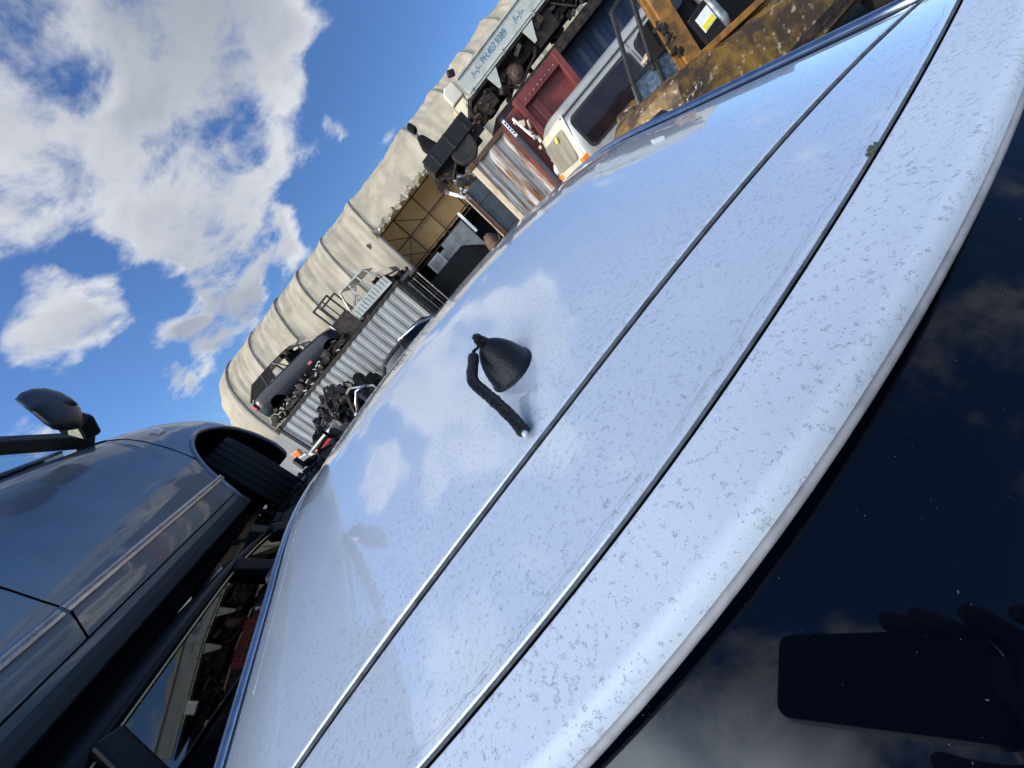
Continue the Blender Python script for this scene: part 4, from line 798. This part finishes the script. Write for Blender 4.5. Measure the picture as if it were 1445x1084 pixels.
for k in range(8):
    for i in range(q): m.f.append((k * q + i, k * q + (i + 1) % q, (k + 1) * q + (i + 1) % q, (k + 1) * q + i))
m.f.append(tuple(range(q))); m.f.append(tuple(8 * q + i for i in range(q))[::-1])
m.build("counterweight", "yellow", fk, smooth=False, bevel=.05, subsurf=1)
MB().box((1.15, .22, 1.02), (.9, .10, .06), (0, .12, 0)).build("edge_rail", "orange", fk, bevel=.01)
MB().beam((.82, .30, 1.00), (.90, .34, 2.1), .13, .17).build("guard_post", "orange", fk, bevel=.012); MB().beam((.70, .28, 1.05), (.80, .30, 1.9), .03, .05).build("post_edge", "orange", fk)
m = MB()
for k in range(16): m.box((.72 + rnd.uniform(-.03, .05), .24, 1.22 + k * .022), (rnd.uniform(.03, .08), .03, rnd.uniform(.02, .05)), (rnd.uniform(-.6, .6), rnd.uniform(-.6, .6), rnd.uniform(-.6, .6)))
m.build("burnt_paint", "dark", fk)
bb = MB().box((1.08, .34, 1.20), (.22, .2, .34), (0, -.1, 0)).build("battery_box", "plastic", fk, bevel=.015); MB().box((1.09, .235, 1.24), (.15, .006, .15), (0, -.1, 0)).build("label", "bag", bb); MB().box((1.09, .231, 1.20), (.13, .006, .055), (0, -.1, 0)).build("label_band", "yel", bb)
MB().tube([(1.22, .30, .95), (1.25, .30, 1.12), (1.22, .34, 1.5)], .055, 14).build("exhaust_pipe", "light", fk, smooth=True)
MB().box((1.5, .7, 1.3), (1.1, .6, .7)).build("seat_bulkhead", "inner", fk, bevel=.03); MB().lathe([(.05, 0), (.085, .01), (.085, .03)], (1.0, .33, 1.58), (0, -1, 0), 18).build("gauge", "bluesteel", fk)
MB().box((2.6, .5, .70), (1.5, .9, .5)).build("side_frame", "yellow", fk, bevel=.04); MB().box((1.9, -.03, .46), (2.2, .05, .07)).build("step_rail", "dark", fk)
for x in (.55, 2.5):
    for y in (.1, 1.0): wheel(fk, (x, y, .27), .27, .2, steer=math.pi / 2)
MB().box((1.4, .55, .34), (2.6, .9, .14)).build("chassis", "dark", fk)
ck = rowthing("hanging_chain", "pale steel chain lying along the forklift counterweight's lower edge", "chain", 2.05, 4.02, .86)
m = MB()
for k in range(9): m.tube([Vector((.02 + k * .058 + .034 * math.cos(a), (.012 * math.sin(a)) if k % 2 else 0, .0 + k * .008 + (0 if k % 2 else .02 * math.sin(a)))) for a in lin(0, 2 * math.pi, 12)], .006, 5, cap=False)
m.build("links", "light", ck, smooth=True)

# ------------------------------------------------------------------ in front of the grey container
hp = MB()
for k in range(520):
    s = rnd.gauss(-5.7, 1.2); d = rnd.uniform(8.6, 11.3); top = 2.15 * math.exp(-((s + 5.7) / 1.9) ** 2) * (.55 + .45 * (d - 8.6) / 2.7)
    z = top * (1 - rnd.random() ** 2.2 * .8); p = row(s, d, max(z, .05)); ty = rnd.random()
    R3 = Euler((rnd.uniform(-2, 2), rnd.uniform(-2, 2), rnd.uniform(-2, 2))).to_matrix()
    if ty < .5: hp.box(p, (rnd.uniform(.08, .5), rnd.uniform(.05, .3), rnd.uniform(.03, .2)), R3)
    elif ty < .75:
        q = R3 @ Vector((0, 0, rnd.uniform(.2, .7))); hp.tube([p - q * .5, p + Vector((rnd.uniform(-.1, .1), 0, .08)), p + q * .5], rnd.uniform(.015, .05), 6)
    else: hp.lathe([(.05, -.04), (rnd.uniform(.1, .2), -.03), (rnd.uniform(.1, .2), .03), (.05, .04)], p, R3 @ Vector((0, 0, 1)), 12)
hp.grid(lambda s, d: row(s, d, 1.85 * math.exp(-((s + 5.7) / 1.9) ** 2) * (.5 + .45 * (d - 8.4) / 2.9) + .12 * noise.noise((s * 3, d * 3, 0))), lin(-8.5, -2.9, 30), lin(8.4, 11.4, 16))
tag(hp.build("scrap_heap", "junk"), "oily black heap of engine scrap in front of the grey container", "scrap heap", kind="stuff")
pw = rowthing("scrap_post", "thin crooked bar sticking up out of the black scrap heap", "bar", -5.05, 8.9, .6); MB().tube([(0, 0, 0), (.05, 0, .8), (.22, 0, 1.22), (.5, .05, 1.5)], .03, 7).build("bar", "dark", pw); MB().tube([(.1, 0, .9), (.4, 0, 1.0), (.7, .1, .95)], .018, 6).build("wire", "dark", pw)
dr = rowthing("car_door_frame", "bare silver car door frame standing in front of the grey container", "door", -3.35, 6.95, 0)
fr = [(-.25, 1.28), (-.02, 1.60), (.10, 1.62), (.42, 1.34), (.40, 1.05), (-.20, 1.05)]
for a, b in zip(fr, fr[1:] + fr[:1]): MB().beam((a[0], 0, a[1]), (b[0], 0, b[1]), .035, .04).build("frame", "light" if a[1] > 1.3 else "dark", dr, bevel=.006)
MB().prism([(-.2, .25), (.42, .25), (.42, 1.1), (-.2, 1.1)], lambda a, b, t: (a, t, b), .01, .05).build("skin", "dark", dr, bevel=.02)
MB().tube([(-.22, -.05, 1.2), (-.02, -.06, 1.38), (.15, -.06, 1.5), (.34, -.05, 1.44)], .028, 8).build("chrome_bar", "chrome", dr, smooth=True); MB().lathe([(.03, -.05), (.06, -.03), (.06, .03), (.03, .05)], (-.20, -.06, 1.22), (1, 0, 0), 14).build("end_cap", "light", dr)
MB().lathe([(.08, 0), (.09, .02), (.09, .2), (.07, .22)], (.2, -.08, 1.18), n=18).build("canister", "plastic", dr)
rc = rowthing("red_car_wreck", "dark red wrecked car with open dusty bonnet behind the white roof edge", "car", -1.95, 8.2, 0, -math.pi / 2 + .2)
shell(rc, dict(w=[(-1.9, .6), (-1.6, .78), (1.4, .78), (1.9, .6)], zb=.2, zs=[(-1.9, .8), (-1.5, .95), (.8, .98), (1.5, .9), (1.9, .6)], zc=[(-1.9, .85), (-1.5, 1.0), (.8, 1.05), (1.5, .98), (1.9, .65)], ins=[(0, .05), (.3, 0), (.7, .02), (1, .1)], arches=[(-1.2, .3, .33), (1.2, .3, .33)]), "darkred", -1.9, 1.9)
greenhouse(rc, "black", .70, .95, .56, 1.47, (-1.5, .95), (-.9, .35), (0, .45, 1.0), glass="tint")
for y in (-1.2, 1.2):
    for sg in (-1, 1): wheel(rc, (sg * .68, y, .29), .29, .18)
for sg in (-1, 1): MB().box((sg * .5, -1.87, .72), (.24, .1, .14)).build("tail_lamp", "lensr", rc, bevel=.02)
MB().tube([(.74, .8, 1.12), (.76, .2, 1.42), (.74, -.3, 1.50)], .03, 8).build("bright_edge", "chrome", rc, smooth=True)
rp = rowthing("red_car_bonnet", "detached dark bonnet panel propped beside the red wrecked car", "bonnet", -3.05, 7.6, 0)
MB().grid(lambda a, b: (a, .2 * b, 1.40 * b + .10 * math.sin(math.pi * a / 1.0) - .25 * (.9 - a) * b), lin(0, 1.0, 12), lin(0, 1, 8)).build("panel", "darkred", rp, smooth=True, solid=.02)
tk = rowthing("pickup_tail", "white pickup bed end with dark red tail lamp and orange reflector", "truck bed", -3.52, 4.92, 0)
MB().box((.33, .12, 1.10), (.50, .26, .76)).build("bed_side", "vwhite", tk, bevel=.03); MB().box((.33, .3, .40), (.48, .6, .66)).build("frame", "dark", tk, bevel=.02)
MB().box((.36, -.035, 1.34), (.30, .03, .17)).build("tail_lamp", "lensr", tk, bevel=.012); MB().box((.34, -.02, 1.34), (.36, .03, .23)).build("lamp_surround", "rubber", tk)
MB().box((.02, -.02, 1.58), (.12, .06, .10), (0, .3, 0)).build("orange_reflector", "lenso", tk, bevel=.015); MB().box((.02, -.01, 1.52), (.15, .05, .03), (0, .3, 0)).build("reflector_base", "bag", tk)
pk = thing("timber_plank", "pale split timber plank under the stacked grey car's sill", "plank", (-1.75, 2.05, 1.50), .12); MB().box((0, .42, 0), (.055, .80, .035), (.03, 0, 0)).build("board", "wood", pk, bevel=.004); MB().box((.035, .30, -.03), (.03, .5, .03)).build("split_edge", "wood", pk)
jb = MB()
jb.grid(lambda a, b: (a, b, 1.40 + .05 * noise.noise((a * 6, b * 6, 0)) - .35 * max(0, a + 1.45) ** 2 * 10), lin(-2.9, -1.2, 16), lin(1.75, 4.1, 18))
for k in range(260):
    p = Vector((rnd.uniform(-2.6, -1.35), rnd.uniform(2.0, 3.95), 0)); p.z = rnd.uniform(1.2, 1.50) - .12 * abs(p.x + 1.9)
    R3 = Euler((rnd.uniform(-2, 2), rnd.uniform(-2, 2), rnd.uniform(-2, 2))).to_matrix(); ty = rnd.random()
    if ty < .55: jb.box(p, (rnd.uniform(.03, .18), rnd.uniform(.03, .12), rnd.uniform(.02, .08)), R3)
    elif ty < .8: q = R3 @ Vector((0, 0, .2)); jb.tube([p - q, p + Vector((.03, 0, .02)), p + q], rnd.uniform(.008, .022), 6)
    else: jb.lathe([(.02, -.02), (.06, -.015), (.06, .015), (.02, .02)], p, R3 @ Vector((0, 0, 1)), 10)
tag(jb.build("engine_scrap", "junk"), "greasy engine scrap piled on the black car's bonnet under the plank", "scrap", kind="stuff")
wc = thing("white_bracket", "small rust-spotted white bracket by the black car's roof edge", "bracket", (-1.72, 1.86, 1.46)); MB().prism([(0, 0), (.1, .02), (.12, .1), (.02, .06)], lambda a, b, t: (b, a, t), 0, .03).build("plate", "vwhite", wc); MB().lathe([(.01, 0), (.014, .01)], (.04, .06, .03), n=8).build("bolt", "brown", wc)

# ------------------------------------------------------------------ the photographer, seen only as a reflection in the rear glass
def skin(name, joints, edges, m, parent=None, sub=2, root=0):
    me = bpy.data.meshes.new(name); me.from_pydata([j[0] for j in joints], edges, []); o = bpy.data.objects.new(name, me); COL.objects.link(o)
    if parent: o.parent = parent
    md = o.modifiers.new("skin", 'SKIN'); md.use_smooth_shade = True
    for i, j in enumerate(joints):
        sv_ = me.skin_vertices[0].data[i]; sv_.radius = (j[1], j[1]) if not isinstance(j[1], tuple) else j[1]; sv_.use_root = (i == root)
    u = o.modifiers.new("sub", 'SUBSURF'); u.levels = sub; u.render_levels = sub; me.materials.append(M[m]); return o
C0 = Vector((0, 0, H))
def cl(x, y, z): return C0 + CR @ Vector((x, y, z))            # about the phone's lens: x along the phone, y across, z behind it
PB = Vector((.98, -.98, 0))
per = thing("person", "person in black jacket holding up a phone, mirrored in the rear glass", "person", PB)
def pl(v): return Vector(v) - PB
wrist = cl(.205, -.03, .05); elbow = cl(.42, -.06, .16)
sh = Vector((.78, -.86, 1.40)); shl = Vector((1.16, -1.06, 1.40))
J = [(pl((.98, -.98, .95)), .15), (pl((.97, -.97, 1.15)), .15), (pl((.97, -.96, 1.36)), .16), (pl((.96, -.94, 1.50)), .055), (pl((.95, -.92, 1.60)), .085), (pl((.94, -.91, 1.70)), .085), (pl((.94, -.91, 1.77)), .05),
     (pl(sh), .062), (pl(elbow), .045), (pl(wrist), .029), (pl(cl(.15, -.028, .034)), (.044, .03)), (pl(cl(.105, -.022, .028)), (.040, .018)),
     (pl(shl), .062), (pl((1.24, -1.12, 1.12)), .045), (pl((1.24, -1.06, .88)), .028), (pl((1.24, -1.04, .80)), (.02, .035)),
     (pl((.88, -.93, .86)), .085), (pl((.86, -.90, .48)), .06), (pl((.85, -.93, .10)), .04), (pl((.82, -.82, .04)), .035),
     (pl((1.08, -1.04, .86)), .085), (pl((1.11, -1.02, .48)), .06), (pl((1.13, -1.06, .10)), .04), (pl((1.10, -.94, .04)), .035)]
E_ = [(0, 1), (1, 2), (2, 3), (3, 4), (4, 5), (5, 6), (2, 7), (7, 8), (8, 9), (9, 10), (10, 11), (2, 12), (12, 13), (13, 14), (14, 15), (0, 16), (16, 17), (17, 18), (18, 19), (0, 20), (20, 21), (21, 22), (22, 23)]
def chain(a, pts):
    i = a
    for p, r in pts: J.append((pl(cl(*p)), r)); E_.append((i, len(J) - 1)); i = len(J) - 1
chain(11, [((.118, .010, .026), .0115), ((.112, .024, .020), .0108), ((.098, .029, .008), .0098), ((.088, .030, -.002), .007)])
chain(11, [((.100, .010, .027), .0115), ((.092, .025, .020), .0105), ((.080, .029, .010), .0095), ((.064, .028, .004), .007)])
chain(10, [((.138, .010, .03), .0115), ((.134, .026, .022), .0105), ((.124, .031, .008), .0095), ((.122, .030, -.002), .007)])
chain(10, [((.155, .010, .034), .0095), ((.158, .028, .026), .0085), ((.150, .034, .012), .0075), ((.146, .028, .002), .0065)])
chain(10, [((.145, -.050, .030), .013), ((.120, -.066, .020), .0115), ((.096, -.070, .010), .0100), ((.080, -.066, .004), .0085)])
body = skin("body", J, E_, "skin", per)
JJ = [(pl((.98, -.98, .84)), .195), (pl((.97, -.97, 1.12)), .20), (pl((.97, -.96, 1.36)), .195), (pl((.965, -.95, 1.47)), .085), (pl(sh), .078), (pl(elbow), .060), (pl(cl(.24, -.034, .065)), .045), (pl(shl), .078), (pl((1.24, -1.12, 1.12)), .06), (pl((1.24, -1.06, .90)), .042)]
skin("jacket", JJ, [(0, 1), (1, 2), (2, 3), (2, 4), (4, 5), (5, 6), (2, 7), (7, 8), (8, 9)], "jacket", per)
skin("trousers", [(pl((.98, -.98, .93)), .158), (pl((.88, -.93, .86)), .10), (pl((.86, -.90, .48)), .076), (pl((.85, -.93, .10)), .06), (pl((1.08, -1.04, .86)), .10), (pl((1.11, -1.02, .48)), .076), (pl((1.13, -1.06, .10)), .06)], [(0, 1), (1, 2), (2, 3), (0, 4), (4, 5), (5, 6)], "trousers", per)
for a, b in (((.85, -.95, .05), (.81, -.78, .035)), ((1.13, -1.08, .05), (1.09, -.91, .035))): skin("shoe", [(pl(a), .048), (pl((Vector(a) + Vector(b)) / 2), .046), (pl(b), .036)], [(0, 1), (1, 2)], "shoe", per)
hd = pl((.945, -.915, 1.70)); fw = Vector((-.55, .83, 0)).normalized(); rt = fw.cross(Vector((0, 0, 1)))
MB().grid(lambda a, b: hd + (fw * math.cos(a) + rt * math.sin(a)) * .098 * math.sin(b) * (1 if True else 0) - fw * .012 + Vector((0, 0, .125 * math.cos(b))), lin(math.radians(75), math.radians(285), 18), lin(.02, 2.0, 12)).build("hair", "hair", per, smooth=True, solid=.012)
MB().grid(lambda a, b: hd + (fw * math.cos(a) + rt * math.sin(a)) * .098 * math.sin(b) + Vector((0, 0, .125 * math.cos(b))), lin(0, 2 * math.pi, 24), lin(.02, .95, 8)).build("hair", "hair", per, smooth=True, solid=.012)
MB().lathe([(.016, -.02), (.013, .0), (.006, .022)], hd + fw * .088 + Vector((0, 0, -.035)), fw + Vector((0, 0, -.3)), 10).build("nose", "skin", per, smooth=True)
for sg in (-1, 1):
    MB().lathe([(.002, -.004), (.011, 0), (.002, .004)], hd + fw * .084 + rt * sg * .032 + Vector((0, 0, .0)), fw, 10).build("eye", "lensw", per, smooth=True)
    MB().lathe([(.008, -.008), (.028, 0), (.01, .01)], hd + rt * sg * .092 - fw * .005 + Vector((0, 0, -.015)), rt, 12).build("ear", "skin", per, smooth=True)
MB().box(hd + fw * .083 + Vector((0, 0, -.075)), (.05, .02, .012), Matrix.Rotation(math.atan2(-fw.x, fw.y), 3, 'Z')).build("mouth", "beige", per, bevel=.004)
ph = thing("phone", "black phone held level above the rear glass, mirrored dark in it", "phone", cl(0.053, -.016, .008))
m = MB(); m.prism(rr4(-.0745, .0745, -.036, .036, .011), lambda a, b, t: CR @ Vector((a, b, t)), -.0035, .0045); m.build("case", "phone", ph, bevel=.001)
for dx, dy in ((-.053 + .0, .016 - .020), (-.053 + .019, .016 - .010)): MB().lathe([(.0075, 0), (.0075, -.0012), (.006, -.0014)], CR @ Vector((dx, dy, -.0035)), CR @ Vector((0, 0, 1)), 18).build("lens_ring", "tint", ph)
